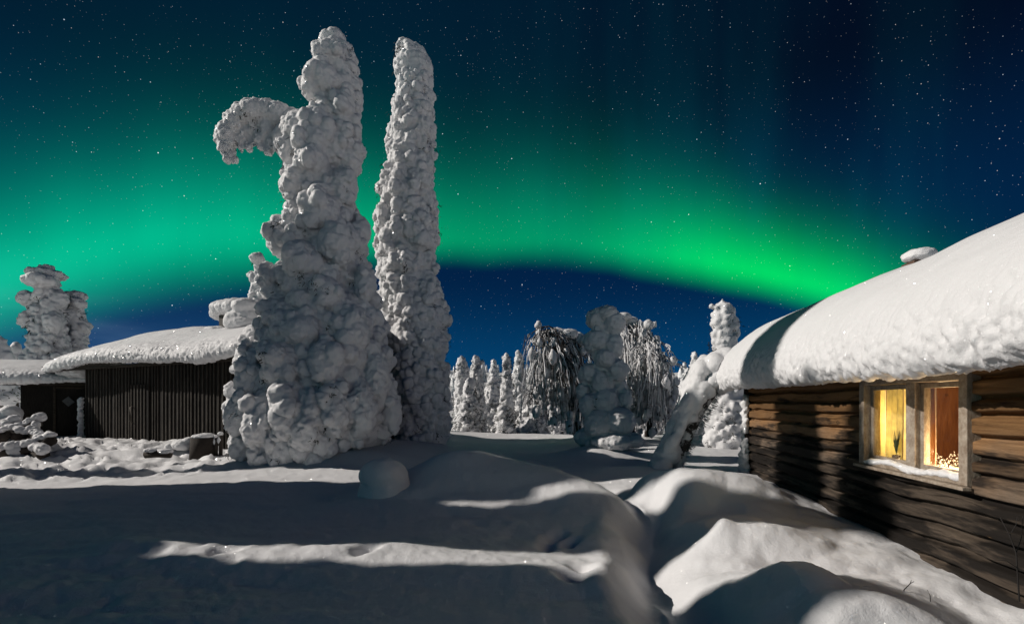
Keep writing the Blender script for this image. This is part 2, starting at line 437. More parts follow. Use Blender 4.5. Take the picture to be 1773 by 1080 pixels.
# ------------------------------------------------------------------ snow laden spruces
def rotm(rx, ry, rz): return np.array(Euler((rx, ry, rz)).to_matrix())
def lumps(prof, rng, rmin, rmax, ydepth=.92, droop=1.35, core=.72, skip=.06, sub=.35):
    """ellipsoids for a tree whose outline is prof: list of (z, xl, xr), bottom to top"""
    z_ = np.array([p[0] for p in prof]); xl = np.array([p[1] for p in prof]); xr = np.array([p[2] for p in prof])
    E = []; z = z_[0] + .1; top = z_[-1]
    while z < top:
        l, r_ = np.interp(z, z_, xl), np.interp(z, z_, xr); cx = (l + r_) / 2; hw = (r_ - l) / 2
        r = min(max(hw * .40, rmin), rmax) * rng.uniform(.75, 1.15); r = min(r, hw * .8)
        E.append(((cx, 0, z), (max(hw - r * .9, hw * .42), max(hw - r * .9, hw * .42) * ydepth, r * 1.7), None))
        n = max(3, int(2 * math.pi * max(hw - r * .5, .05) / (1.22 * r))); ph = rng.uniform(0, 6.28)
        for k in range(n):
            if rng.random() < skip: continue
            a = ph + 2 * math.pi * (k + rng.uniform(-.25, .25)) / n; q = r * rng.uniform(.62, 1.28)
            ro = max(hw - q * rng.uniform(.98, 1.35), 0)
            zz = z + rng.uniform(-.5, .5) * r
            l2, r2 = np.interp(zz, z_, xl), np.interp(zz, z_, xr)
            c = ((l2 + r2) / 2 + ro * math.cos(a), ro * math.sin(a) * ydepth, zz)
            M = rotm(rng.uniform(-.3, .3), rng.uniform(.05, .35), 0) ; Rz = rotm(0, 0, a); M = Rz @ rotm(0, -rng.uniform(.1, .45), 0)
            E.append((c, (q * .95, q * rng.uniform(.8, 1.1), q * rng.uniform(1.0, droop)), M))
            od = Vector((math.cos(a), math.sin(a), 0))
            for _ in range(int(sub * 4 + rng.random())):
                dv = (od * 1.1 + Vector((rng.gauss(0, .75), rng.gauss(0, .75), rng.gauss(.05, .7)))).normalized(); q2 = q * rng.uniform(.28, .52)
                E.append(((c[0] + dv.x * q * .86, c[1] + dv.y * q * .86, c[2] + dv.z * q * 1.05), (q2, q2, q2 * rng.uniform(.9, 1.35)), None))
        z += r * rng.uniform(.75, .95)
    l, r_ = xl[-1], xr[-1]; hw = (r_ - l) / 2
    E.append((((l + r_) / 2, 0, top - hw * .8), (hw, hw * .95, hw * 1.0), None))
    return E
def needle_mesh(me, rng, n, size):
    """tufts of dark needles in the creases of the snow"""
    V = getv(me); N = getn(me); L = lap(me, V, 1.0) - V; L = lap(me, L, .8); conc = np.einsum('ij,ij->i', L, N)
    down = np.clip(-N[:, 2], -.3, 1) + .3
    sc = conc * (.6 + down); order = np.argsort(-sc)[:max(int(len(V) * .05), n)]
    mb = MB(); pick = rng.sample(list(order), min(n // 5, len(order)))
    for i in pick:
        p = Vector(V[i]) - Vector(N[i]) * size * .2; nn = Vector(N[i])
        for k in range(26):
            dvec = (nn * .6 + Vector((rng.gauss(0, .7), rng.gauss(0, .7), rng.gauss(-.5, .5)))).normalized()
            s = size * rng.uniform(.35, .9); side = dvec.cross(Vector((rng.gauss(0, 1), rng.gauss(0, 1), rng.gauss(0, 1)))).normalized() * s * .14
            q = p + Vector((rng.gauss(0, size * .55), rng.gauss(0, size * .55), rng.gauss(0, size * .8)))
            mb.quad(q - side, q + side, q + dvec * s + side * .3, q + dvec * s - side * .3)
    return mb
def px_prof(rows, Y, xc, ybase):            # rows (y, xl, xr) in photo px, top to bottom -> metres about base
    k = Y / FPX
    return [((ybase - y) * k, (l - xc) * k, (r_ - xc) * k) for y, l, r_ in rows][::-1]
def make_spruce(name, label, cat, prof, loc, seed, vox, rmin, rmax, lump=.05, f=3.2, fine=.012, extra=(), needles=150, nsize=.16, group=None, sharp=.8, **kw):
    rng = random.Random(seed); t = thing(name, label, cat, loc, 0, group)
    E = lumps(prof, rng, rmin, rmax, **kw) + list(extra)
    me = blob_union(E, vox, 1); snow_detail(me, seed, lump, f, 0, 14.); sharpen(me, sharp); snow_detail(me, seed + 40, 0, f, fine, 16. if vox < .06 else 8., 0)
    link('snow_crown', me, SNOW, t)
    if needles: needle_mesh(me, rng, needles, nsize).build('needles', NEEDLE, t)
    h = prof[-1][0]; ctr = lambda z: (np.interp(z, [p[0] for p in prof], [(p[1] + p[2]) / 2 for p in prof]))
    mb = MB(); zs = np.linspace(-.4, h * .9, 9); mb.tube([(ctr(z), 0, z) for z in zs], [max(.02, .02 * h * (1 - z / h)) for z in zs], 8); mb.build('trunk', BARK, t, True)
    return t

# tall forked spruce with the drooping arm
rows1 = [(80, 556, 602), (90, 549, 608), (100, 546, 612), (130, 543, 620), (150, 533, 622), (180, 531, 623), (205, 537, 618), (228, 505, 624), (250, 488, 628), (272, 489, 628), (292, 505, 617),
         (320, 497, 609), (350, 507, 611), (380, 493, 619), (420, 492, 631), (460, 496, 641), (485, 485, 647), (520, 475, 655), (560, 457, 665), (600, 443, 671), (640, 435, 681), (680, 436, 686),
         (710, 421, 691), (745, 424, 689), (790, 424, 659)]
Y1 = 12.8; xc1 = 560; k1 = Y1 / FPX; yb1 = 790
def q1(x, y, dy=0): return ((x - xc1) * k1, dy, (yb1 - y) * k1)
def e1(x, y, rx, rz, dy=0, ry=None, tilt=0): return (q1(x, y, dy), (rx * k1, (ry or rx) * k1, rz * k1), rotm(0, R(tilt), 0) if tilt else None)
arm = [e1(520, 218, 25.7, 23.4), e1(503, 208, 23.4, 18.7, 0, 21.1), e1(486, 202, 23.4, 18.7, -.05, 23.4), e1(466, 199, 25.7, 19.9, 0, 25.7), e1(446, 199, 25.7, 19.9, -.05, 28.1), e1(427, 204, 25.7, 22.2, 0, 28.1), e1(410, 216, 23.4, 24.6, 0, 25.7), e1(398, 233, 18.7, 23.4, -.05), e1(391, 252, 14.0, 19.9),
       e1(396, 270, 9.4, 14.0), e1(405, 279, 7.0, 7.0), e1(440, 222, 21.1, 23.4, .1), e1(462, 222, 16.4, 25.7), e1(470, 244, 10.5, 18.7), e1(464, 262, 9.4, 9.4), e1(424, 232, 16.4, 21.1, .05), e1(432, 254, 8.2, 11.7), e1(418, 250, 7.0, 16.4), e1(452, 248, 9.4, 16.4), e1(385, 240, 10.5, 11.7), e1(430, 186, 12.9, 9.4), e1(450, 240, 14.0, 14.0),
       e1(495, 250, 15, 26, -.2), e1(507, 272, 13, 17, -.35), e1(530, 240, 30, 28, -.45), e1(562, 235, 27, 28, -.5)]
pa = px_prof(rows1, Y1, xc1, yb1)
def ef(x, y, rx, rz, tilt=0):                # a lobe set into the front surface of the crown
    zz = (yb1 - y) * k1; z_ = [p[0] for p in pa]; l, r_ = np.interp(zz, z_, [p[1] for p in pa]), np.interp(zz, z_, [p[2] for p in pa])
    c, hw = (l + r_) / 2, (r_ - l) / 2; xx = (x - xc1) * k1; f = max(0.0, 1 - ((xx - c) / hw) ** 2) ** .5
    return ((xx, -max(hw * .92 * f - rx * k1 * .45, 0), zz), (rx * k1, rx * k1 * 1.15, rz * k1), rotm(R(-12), R(tilt), 0))
skirt = [ef(436, 690, 25, 55, 16), ef(422, 742, 18, 48, 12), ef(414, 768, 13, 26), ef(470, 705, 26, 46, 20), ef(480, 655, 26, 44, 12), ef(458, 768, 20, 26, 20), ef(505, 722, 26, 46, 14), ef(548, 700, 27, 52), ef(585, 712, 21, 46, -4),
         ef(616, 702, 22, 50, -8), ef(650, 700, 21, 50, -10), ef(684, 705, 15, 46, -12), ef(665, 655, 20, 44, -8), ef(452, 630, 24, 36), ef(440, 590, 20, 28), ef(535, 640, 30, 38), ef(600, 636, 27, 38), ef(565, 585, 27, 28), ef(630, 580, 27, 44),
         ef(545, 470, 32, 34), ef(598, 440, 28, 32), ef(500, 420, 24, 32), ef(575, 385, 28, 32), ef(525, 335, 26, 24), ef(595, 525, 27, 30), ef(490, 500, 26, 34), ef(640, 500, 18, 30), ef(625, 400, 14, 26), ef(560, 300, 27, 26), ef(600, 330, 22, 30),
         ef(575, 160, 24, 26), ef(600, 200, 18, 24), ef(555, 170, 22, 24), e1(576, 76, 20, 22), ef(580, 115, 24, 20)]
rk = random.Random(99); kids = []
for c, r_, M in skirt:
    for _ in range(4):
        dv = Vector((rk.gauss(0, .8), -.8 + rk.gauss(0, .5), rk.gauss(0, .7))).normalized(); q2 = r_[0] * rk.uniform(.3, .55)
        kids.append(((c[0] + dv.x * r_[0] * .85, c[1] + dv.y * r_[1] * .85, c[2] + dv.z * r_[2] * .85), (q2, q2, q2 * 1.15), None))
skirt = skirt + [k_ for k_ in kids if k_[0][2] < (yb1 - 78) * k1]
spruce_a = make_spruce('snow_laden_spruce', 'tallest snow-laden spruce with a snowy arm drooping from its left side', 'tree', px_prof(rows1, Y1, xc1, yb1),
    (X_at(xc1, Y1), Y1, EYE - (yb1 - 697) * k1), 11, .032, .17, .44, .065, 2.6, .022, arm + skirt, 520, .12, sub=.8, skip=.1)
rows2 = [(82, 690, 722), (90, 684, 731), (120, 685, 741), (155, 686, 750), (200, 677, 749), (250, 672, 753), (300, 666, 754), (350, 657, 757), (400, 651, 757), (450, 655, 757),
         (500, 657, 763), (550, 670, 777), (600, 674, 776), (650, 680, 777), (700, 682, 779), (740, 678, 781), (775, 686, 773)]
Y2 = 15.2
spruce_b = make_spruce('snow_laden_spruce', 'slender tall snow-laden spruce just right of the tree with the arm', 'tree', px_prof(rows2, Y2, 725, 775),
    (X_at(725, Y2), Y2, EYE - (775 - 697) * Y2 / FPX), 23, .036, .16, .40, .07, 2.8, .024, [(((x - 725) * Y2 / FPX, 0, (775 - y) * Y2 / FPX), (rx * Y2 / FPX, rx * Y2 / FPX, rz * Y2 / FPX), None) for x, y, rx, rz in ((699, 88, 17, 22), (722, 96, 15, 16), (712, 118, 30, 24), (694, 112, 14, 20), (735, 120, 12, 20))], 420, .14, sub=.85, skip=.14)

# ------------------------------------------------------------------ mid-distance trees
def px_tree(name, label, cat, rows, Y, xc, yb, seed, vox, rmin, rmax, extra_px=(), **kw):
    k = Y / FPX
    ex = [(((x - xc) * k, (-.85 if q_ % 3 else .3) * min(rx * k, .5), (yb - y) * k), (rx * k, rx * k * 1.1, rz * k), None) for q_, (x, y, rx, rz) in enumerate(extra_px)]
    return make_spruce(name, label, cat, px_prof(rows, Y, xc, yb), (X_at(xc, Y), Y, EYE - (yb - 697) * k), seed, vox, rmin, rmax, extra=ex, **kw)
person_px = [(1039, 551, 21, 21), (1061, 562, 18, 20), (1052, 545, 16, 15), (1041, 592, 29, 26), (1060, 600, 16, 22), (1046, 623, 18, 17), (1022, 648, 18, 20), (1039, 664, 16, 23), (1065, 642, 18, 20), (1069, 670, 19, 20), (1017, 702, 16, 22), (1044, 695, 21, 24), (1072, 702, 19, 26),
    (1035, 733, 27, 26), (1063, 730, 29, 26), (1022, 757, 27, 18), (1054, 762, 36, 18), (1080, 760, 26, 14), (1012, 678, 12, 16), (1080, 690, 12, 18)]
person_tree = px_tree('snow_laden_spruce', 'lumpy round-headed snow tree standing alone in the shaded field', 'tree',
    [(540, 1036, 1052), (560, 1028, 1062), (600, 1024, 1064), (625, 1028, 1060), (660, 1022, 1072), (700, 1020, 1074), (740, 1014, 1080), (772, 1006, 1088)], 15.0, 1044, 772, 31, .042, .15, .34, person_px, needles=60, lump=.055, f=2.8, skip=.02, sub=.6, fine=.02, sharp=1.5)
px_tree('snow_laden_spruce', 'snow-laden spruce with a flat mushroom top behind the left sheds', 'tree',
    [(474, 62, 98), (486, 58, 98), (500, 68, 100), (520, 58, 104), (550, 58, 106), (575, 56, 110), (600, 54, 114), (660, 48, 124)], 24, 84, 690, 41, .06, .26, .6, ((76, 474, 26, 9), (86, 491, 20, 11), (60, 520, 13, 13), (98, 518, 14, 16), (62, 556, 14, 15), (104, 560, 14, 18)), needles=90, nsize=.22, f=2.2, lump=.09, fine=.04, sub=.8, sharp=1.2)
px_tree('snow_laden_spruce', 'smaller bulging snow tree right beside the mushroom-topped spruce', 'tree',
    [(512, 122, 138), (530, 122, 142), (560, 122, 144), (590, 122, 147), (660, 116, 152)], 25, 132, 690, 43, .06, .24, .5, ((127, 511, 14, 8), (142, 526, 10, 9), (124, 548, 12, 12), (142, 568, 10, 12)), needles=40, nsize=.22, f=2.2, lump=.09, fine=.04, sub=.8, sharp=1.2)
px_tree('snow_laden_spruce', 'thin knobbly snow tree peeping out left of the tallest spruce', 'tree',
    [(444, 443, 455), (458, 442, 460), (470, 442, 462), (490, 436, 466), (520, 430, 470), (560, 428, 476), (680, 420, 488)], 22, 450, 720, 45, .055, .16, .34, ((434, 476, 7, 6), (450, 450, 11, 9), (440, 482, 5, 9)), needles=40, nsize=.2)
px_tree('snow_laden_spruce', 'small dark snow tree at the far left edge of the photo', 'tree',
    [(590, -6, 8), (605, -10, 16), (625, -16, 20), (690, -20, 26)], 40, 0, 710, 47, .13, .3, .6, (), needles=30, nsize=.4, f=1.5)
px_tree('snow_laden_spruce', 'tiny rounded snow tree above the roof of the low hut', 'tree',
    [(598, 22, 32), (608, 18, 38), (622, 20, 40), (690, 14, 46)], 42, 28, 710, 49, .13, .3, .6, (), needles=30, nsize=.4, f=1.5)
mid = [
    ('slim snowy spruce nearest the tall pair, leftmost of the distant clump', [(619, 792, 806), (640, 788, 810), (680, 788, 812), (720, 786, 812), (756, 784, 816)], 31, 798, 756, ()),
    ('slim snowy spruce with a bent tip, second in the distant clump', [(622, 818, 830), (640, 814, 834), (680, 810, 838), (720, 808, 842), (756, 806, 844)], 32, 824, 756, ((834, 628, 5, 4),)),
    ('short forked snowy spruce in front of the bent-tipped one', [(660, 806, 818), (690, 798, 826), (720, 790, 832), (752, 788, 838)], 28, 812, 752, ((818, 664, 6, 10),)),
    ('broad hazy snow spruce in shade between the slim spruces', [(645, 848, 858), (670, 840, 864), (710, 836, 866), (756, 832, 872)], 40, 852, 756, ()),
    ('slim straight snowy spruce standing alone right of the clump', [(616, 872, 882), (630, 869, 886), (660, 868, 888), (700, 864, 890), (756, 856, 894)], 30, 877, 756, ((872, 620, 4, 4),)),
    ('low snow-covered bush below the lone slim spruce', [(708, 862, 880), (722, 856, 888), (738, 852, 892), (754, 848, 896)], 27, 872, 754, ()),
    ('wide low snowy bush left of the dark weeping birch', [(706, 912, 936), (722, 898, 944), (740, 890, 950), (754, 888, 956)], 29, 922, 754, ()),
    ('shaded small spruce between the lone slim spruce and the birch', [(655, 892, 900), (690, 886, 908), (730, 880, 914), (756, 876, 918)], 45, 896, 756, ()),
    ('short snow tree right behind the leaning bent tree', [(640, 1184, 1196), (665, 1178, 1204), (700, 1172, 1212), (760, 1165, 1220)], 34, 1190, 760, ()),
]
mids = []
for i, (lab, rows, Y, xc, yb, ex) in enumerate(mid):
    o_ = px_tree('snow_laden_spruce', lab, 'bush' if 'bush' in lab else 'tree', rows, Y, xc, yb, 60 + i, .062, .14, .34, ex, lump=.06, f=3, fine=.035, needles=700, nsize=.17, sub=.7, skip=.34, group='snowy spruces beyond the field')
    mids.append(o_)
rng = random.Random(15)
for i in range(34):                          # the rest of that forest edge
    x_ = rng.uniform(785, 1190) if i < 26 else rng.uniform(1195, 1300); Y = rng.uniform(36, 62); src = mids[rng.choice((0, 1, 2, 4, 4, 7))]
    s_ = rng.uniform(.85, 1.45); X = X_at(x_, Y); copy_tree(src, (X, Y, hz(X, Y) - .2), rng.uniform(0, 6), (s_ * rng.uniform(.9, 1.2), s_ * rng.uniform(.9, 1.2), s_), 'small snowy spruce in the forest edge behind the birches', 'forest edge behind the birches')
px_tree('snow_laden_spruce', 'snow tree with a long rounded head and little horn above the cabin roof corner', 'tree',
    [(527, 1238, 1262), (540, 1234, 1274), (560, 1232, 1279), (585, 1232, 1277), (610, 1236, 1274), (640, 1236, 1278), (670, 1232, 1286), (700, 1226, 1292), (730, 1222, 1296), (765, 1216, 1302)], 19, 1256, 770, 81, .06, .18, .40,
    ((1234, 530, 5, 4), (1240, 534, 5, 5), (1256, 530, 6, 6), (1237, 545, 5, 6)), lump=.05, f=3, needles=200, nsize=.18)

# ------------------------------------------------------------------ weeping birches
def birch(label, trunk_px, Y, cap_px, spread, seed, nstr, dark, hang, yb):
    """trunk_px: list of (x, y) photo points; cap_px: lumps of snow (x, y, rx, rz); strands hang from the crown"""
    rng = random.Random(seed); k = Y / FPX; xc = trunk_px[0][0]
    t = thing('weeping_birch', label, 'tree', (X_at(xc, Y), Y, EYE - (yb - 697) * k))
    q = lambda x, y, dy=0: Vector(((x - xc) * k, dy, (yb - y) * k))
    mb = MB(); pts = [q(*p) for p in trunk_px]; mb.tube(pts, [.13 - .09 * i / (len(pts) - 1) for i in range(len(pts))], 8); 
    mbr = MB(); tips = []
    x0, x1, ytop = spread
    for i in range(26):
        f = rng.uniform(.35, 1); s = pts[int(f * (len(pts) - 1))]
        e = q(rng.uniform(x0, x1), ytop + rng.uniform(0, 45), rng.uniform(-1.3, 1.3)); m_ = (s + e) / 2 + Vector((0, 0, rng.uniform(.2, .9)))
        c = [s.lerp(m_, j / 4).lerp(m_.lerp(e, j / 4), j / 4) for j in range(5)]; mbr.tube(c, [.05, .045, .035, .03, .02], 5); tips += c[1:]
    mb.build('trunk', BARK, t, True); mbr.build('branch', RIMED, t, True)
    m1, m2 = MB(), MB()
    for i in range(nstr):
        s = rng.choice(tips); L = (hang[0] * .5 + (hang[1] - hang[0] * .5) * rng.random() ** 1.5) * k; out = Vector((s.x - pts[-1].x, s.y, 0)); out = out.normalized() * rng.uniform(.1, 1.1) if out.length > .01 else Vector()
        p = s + Vector((rng.gauss(0, .12), rng.gauss(0, .15), 0)); c = [p.copy()]; n = 8
        for j in range(n):
            w = j / n; p = p + Vector((out.x * (1 - w) * .16 + rng.gauss(0, .035), out.y * (1 - w) * .16 + rng.gauss(0, .035), -L / n * (.5 + .7 * w)))
            if p.z < .05: break
            c.append(p.copy())
        if len(c) < 3: continue
        white = rng.random() > dark
        r = rng.uniform(.016, .034) if white else rng.uniform(.010, .018)
        (m1 if white else m2).tube(c, [r * (1 - .4 * j / len(c)) for j in range(len(c))], 4, False)
        if rng.random() < .5:
            a = c[len(c) // 2]; e = a + Vector((rng.gauss(0, .2), rng.gauss(0, .2), -L * .3)); (m1 if white else m2).tube([a, (a + e) / 2 + Vector((0, 0, .06)), e], r * .8, 4, False)
    E = []; clumps = []
    for x, y, rx, rz in cap_px:
        E.append((q(x, y, rng.uniform(-.25, .25)), (rx * k, rx * k * .9, rz * k), None))
    for _ in range(int(nstr * .34)):
        c_ = rng.choice(tips) + Vector((rng.gauss(0, .3), rng.gauss(0, .3), -rng.uniform(0, hang[1] * .75) * k)); r_ = rng.uniform(.06, .19)
        if c_.z > .2: clumps.append((c_, r_, r_ * rng.uniform(1.0, 2.0)))
    V0, F0 = ico(2)
    for c_, r_, rz in clumps:
        n0 = len(m1.V); v = V0 * (1 + .28 * vnoise(V0 * 2.2 + n0, 3))[:, None] * np.array([r_, r_, rz]) + np.array(c_)
        m1.V += [tuple(p) for p in v]; m1.F += [tuple(f_ + n0) for f_ in F0]
    m1.build('frosted_twigs', RIME, t, True); m2.build('dark_twigs', RIMED, t, True)
    me = blob_union(E, .05, 1); snow_detail(me, seed, .05, 3, .02, 9); link('snow_cap', me, SNOW, t)
    return t
birch('dark weeping birch with a snow shelf bent over to the left', [(1000, 755), (1002, 700), (1003, 650), (996, 610), (980, 588), (955, 578), (935, 584)], 21,
      [(950, 578, 13, 8), (965, 577, 15, 9), (982, 580, 16, 9), (1000, 586, 12, 10), (1012, 592, 10, 10), (944, 584, 7, 6)], (918, 1016, 580), 5, 540, .62, (60, 180), 755)
birch('frosted birch with hanging rime twigs behind the round-headed snow tree', [(1095, 756), (1094, 700), (1092, 650), (1090, 600), (1085, 565), (1080, 552)], 23,
      [(1080, 550, 12, 7), (1092, 556, 14, 9), (1108, 566, 10, 8), (1074, 580, 8, 12), (1084, 590, 8, 14), (1076, 620, 6, 10), (1100, 600, 8, 12)], (1070, 1118, 560), 6, 430, .06, (60, 190), 756)
birch('frosted birch with a round snow ball on its tip, right of the others', [(1124, 756), (1126, 700), (1128, 640), (1126, 600), (1122, 570)], 22,
      [(1121, 564, 11, 11), (1120, 600, 8, 9), (1134, 590, 8, 12), (1136, 610, 7, 14), (1138, 640, 7, 12), (1118, 625, 6, 10)], (1108, 1146, 575), 7, 300, .1, (50, 150), 756)
birch('low arching birch draped with snow like a gateway', [(1120, 756), (1121, 715), (1122, 680), (1128, 655), (1145, 648), (1160, 654), (1168, 672)], 25,
      [(1116, 652, 8, 5), (1128, 650, 11, 6), (1142, 648, 12, 6), (1156, 650, 11, 7), (1164, 660, 8, 9), (1122, 680, 6, 16), (1121, 715, 6, 14), (1167, 680, 6, 14)], (1110, 1170, 650), 8, 240, .12, (40, 110), 756)
birch('small rime-covered birch in front of the far slope', [(930, 756), (930, 720), (928, 690), (920, 672)], 34,
      [(924, 668, 5, 4), (930, 672, 5, 4)], (905, 950, 670), 9, 240, .3, (30, 85), 756)

# ------------------------------------------------------------------ leaning tree bent against the roof corner
Yb = 11.2; kb = Yb / FPX
t = thing('bent_tree', 'thick leaning snow-coated tree bent over against the cabin roof corner', 'tree', (X_at(1165, Yb), Yb, EYE - (805 - 697) * kb))
qb = lambda x, y, dy=0: ((x - 1165) * kb, dy, (805 - y) * kb)
mb = MB(); mb.tube([qb(1168, 830), qb(1172, 800), qb(1190, 750), qb(1212, 705), (qb(1238, 672)), qb(1262, 652), qb(1285, 640)], [.17, .16, .15, .14, .12, .10, .07], 10)
tr = mb.build('trunk', frosted('rime_bark', .55), t, True)
rng = random.Random(4); E = []
for (x, y, rx, rz) in [(1138, 812, 22, 26), (1150, 785, 20, 26), (1158, 762, 19, 26), (1166, 740, 19, 26), (1173, 718, 19, 25), (1180, 698, 19, 25), (1187, 680, 19, 24), (1195, 662, 20, 24), (1206, 645, 22, 24), (1220, 632, 22, 22), (1236, 624, 20, 20), (1250, 618, 18, 18), (1264, 614, 16, 16)]:
    for dy in (-.18, .15): E.append((qb(x + 3 + rng.uniform(-4, 4), y, dy + rng.uniform(-.08, .08)), (rx * kb * rng.uniform(.55, .80), rx * kb * .95, rz * kb * .9), rotm(0, R(25), 0)))
for (x, y, r) in [(1200, 690, 12), (1208, 672, 11), (1216, 680, 9), (1195, 705, 10), (1225, 660, 11), (1190, 722, 9), (1232, 650, 10)]: E.append((qb(x, y, -.35), (r * kb, r * kb, r * kb), None))
me = blob_union(E, .035, 1); snow_detail(me, 5, .03, 4, .01, 14); link('snow_coat', me, SNOW, t)
rime = MB()
for i in range(420):
    f = rng.random(); x = 1172 + 66 * f; y = 800 - 128 * f; p = Vector(qb(x, y, rng.uniform(-.16, .16))); dv = Vector((.8 + rng.gauss(0, .3), rng.gauss(-.5, .5), -.5 + rng.gauss(0, .3))).normalized()
    p += dv * .09; s = dv.orthogonal().normalized() * .012; rime.quad(p - s, p + s, p + dv * rng.uniform(.05, .12) + s * .3, p + dv * .1 - s * .3)
rime.build('rime_fringe', RIME, t)

# ------------------------------------------------------------------ roof snow builder
def chaikin(p, n=3):
    p = [np.array(q, float) for q in p]
    for _ in range(n):
        o = [p[0]]
        for a, c in zip(p[:-1], p[1:]): o += [a * .75 + c * .25, a * .25 + c * .75]
        o.append(p[-1]); p = o
    return np.array(p)
def resample(p, n):
    s = np.concatenate([[0], np.cumsum(np.linalg.norm(np.diff(p, axis=0), axis=1))]); t = np.linspace(0, s[-1], n)
    return np.stack([np.interp(t, s, p[:, i]) for i in range(p.shape[1])], 1)
def roof_snow(cross, spine, a0, a1, na, ns, round0, round1, seed, lump, zlip, sag=None, parent=None, top_amp=.02):
    """cross: outline of the snow (b, z) from back to under the eave lip; spine: (b, z) same ends, inner line the ends close onto"""
    C = resample(chaikin(cross, 3), ns); Q = resample(np.array(spine, float), ns)
    tt = np.linspace(0, 1, na); al = a0 + (a1 - a0) * tt
    k = np.ones(na)
    for i, a in enumerate(al):
        if round0 and a < a0 + round0: k[i] = min(k[i], math.sqrt(max(0, 1 - ((a0 + round0 - a) / round0) ** 2)))
        if round1 and a > a1 - round1: k[i] = min(k[i], math.sqrt(max(0, 1 - ((a - a1 + round1) / round1) ** 2)))
    k = np.maximum(k, .02)
    G = Q[None] + (C - Q)[None] * k[:, None, None]
    Pt = np.stack([G[..., 0], np.repeat(al[:, None], ns, 1), G[..., 1]], -1)
    if sag is not None: Pt[..., 2] += sag(Pt[..., 1], Pt[..., 0])
    du = np.gradient(Pt, axis=0); dv = np.gradient(Pt, axis=1); N = np.cross(dv, du); N /= np.maximum(np.linalg.norm(N, axis=-1, keepdims=True), 1e-9)
    if N[na // 2, ns // 3, 2] < 0: N = -N
    p = Pt.reshape(-1, 3); n = N.reshape(-1, 3)
    low = 1 - sstep(p[:, 2], zlip[0], zlip[1])          # lumps grow towards the lip
    D = top_amp * 2.2 * fbm(p * np.array([.7, .5, .7]), seed, 2) + top_amp * .35 * fbm(p * 3.2, seed + 2, 2)
    D += low * lump * ((puff(p, 4.8, seed + 4) - .6) * .55 + (puff(p + .1 * vnoise(p * 3, 2)[:, None], 9.5, seed + 5) - .55) * .85 + (puff(p, 19, seed + 8) - .5) * .4 + .2 * fbm(p * 30, seed + 6, 2))
    p = p + n * D[:, None]
    i = np.arange(na - 1)[:, None] * ns + np.arange(ns - 1)[None]; F = np.stack([i, i + 1, i + ns + 1, i + ns], -1).reshape(-1, 4)
    return mk('roof_snow', p, F, SNOW, parent)

# ------------------------------------------------------------------ log cabin on the right
TH = math.atan(.155)
def log_mat():                              # hewn logs: honey brown under the eave, grey and tar black lower down
    m_, nb, p = new_mat('log_timber'); co = objco(nb)
    s_ = nb.t.nodes.new('ShaderNodeSeparateXYZ'); nb.t.links.new(co, s_.inputs[0])
    grain = nb.noise(nb.vmul(co, (2, .35, 6.0)), 9.0, 5, .6); fine = nb.noise(nb.vmul(co, (3, .8, 9.0)), 30.0, 3, .6)
    patch = nb.noise(nb.vmul(co, (1, .55, 3.6)), 1.7, 4, .62); n = nb.noise(co, 1.6, 3)
    hgt = nb.ss(nb.add(s_.outputs[2], nb.mul(nb.sub(n, .5), .9)), .75, 1.65)
    f = nb.add(nb.mul(nb.sub(grain, .5), 1.1), nb.add(nb.mul(nb.sub(fine, .5), .5), .5))
    warm = nb.mix(f, (.13, .060, .022), (.36, .200, .085)); grey = nb.mix(f, (.035, .027, .021), (.21, .160, .120))
    c = nb.mix(hgt, grey, warm)
    lo = nb.ss(hgt, 0.0, 1.0, .51, .36)
    blk = nb.ss(patch, nb.add(lo, .10), nb.sub(lo, .04))
    c = nb.mix(nb.mul(blk, .9), c, (.012, .010, .009))
    k = nb.t.nodes.new('ShaderNodeTexVoronoi'); k.inputs['Scale'].default_value = 2.4; nb.t.links.new(nb.vmul(co, (1, .7, 1.2)), k.inputs['Vector'])
    c = nb.mix(nb.mul(nb.ss(k.outputs['Distance'], .10, .05), .75), c, (.03, .018, .010)); c = nb.mix(nb.mul(nb.ss(k.outputs['Distance'], .045, .02), .8), c, (.34, .21, .10))
    at = nb.t.nodes.new('ShaderNodeAttribute'); at.attribute_name = 'log_tint'
    nb._in(p.inputs['Base Color'], nb.scale(c, nb.m('MAXIMUM', at.outputs['Fac'], .55)))
    p.inputs['Roughness'].default_value = .8; p.inputs['Specular IOR Level'].default_value = .2
    bump(nb, p, nb.add(grain, nb.mul(fine, .7)), .55, .010); return m_
LOG = log_mat()
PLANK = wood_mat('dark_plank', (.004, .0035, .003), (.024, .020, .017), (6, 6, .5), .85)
ROOFB = wood_mat('roof_board', (.018, .014, .011), (.07, .055, .04), (3, .5, 3), .85)
BATTEN_LIT = wood_mat('batten_lit_tone', (.014, .012, .010), (.10, .086, .072), (6, 6, .5), .85, None, False)  # paler than the planks: moonlight caught by the battens put into their colour
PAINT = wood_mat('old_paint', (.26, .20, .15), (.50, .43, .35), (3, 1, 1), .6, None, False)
INNER = wood_mat('inner_panel', (.10, .035, .014), (.20, .085, .035), (3, 3, .4), .6)
CURT = flat_mat('curtain_cloth', (.74, .68, .42), .8, .25, 14)
CURT3 = flat_mat('brown_curtain_cloth', (.50, .25, .10), .8, .15, 30)
CURT2 = flat_mat('green_print_cloth', (.50, .46, .24), .8, .6, 7)
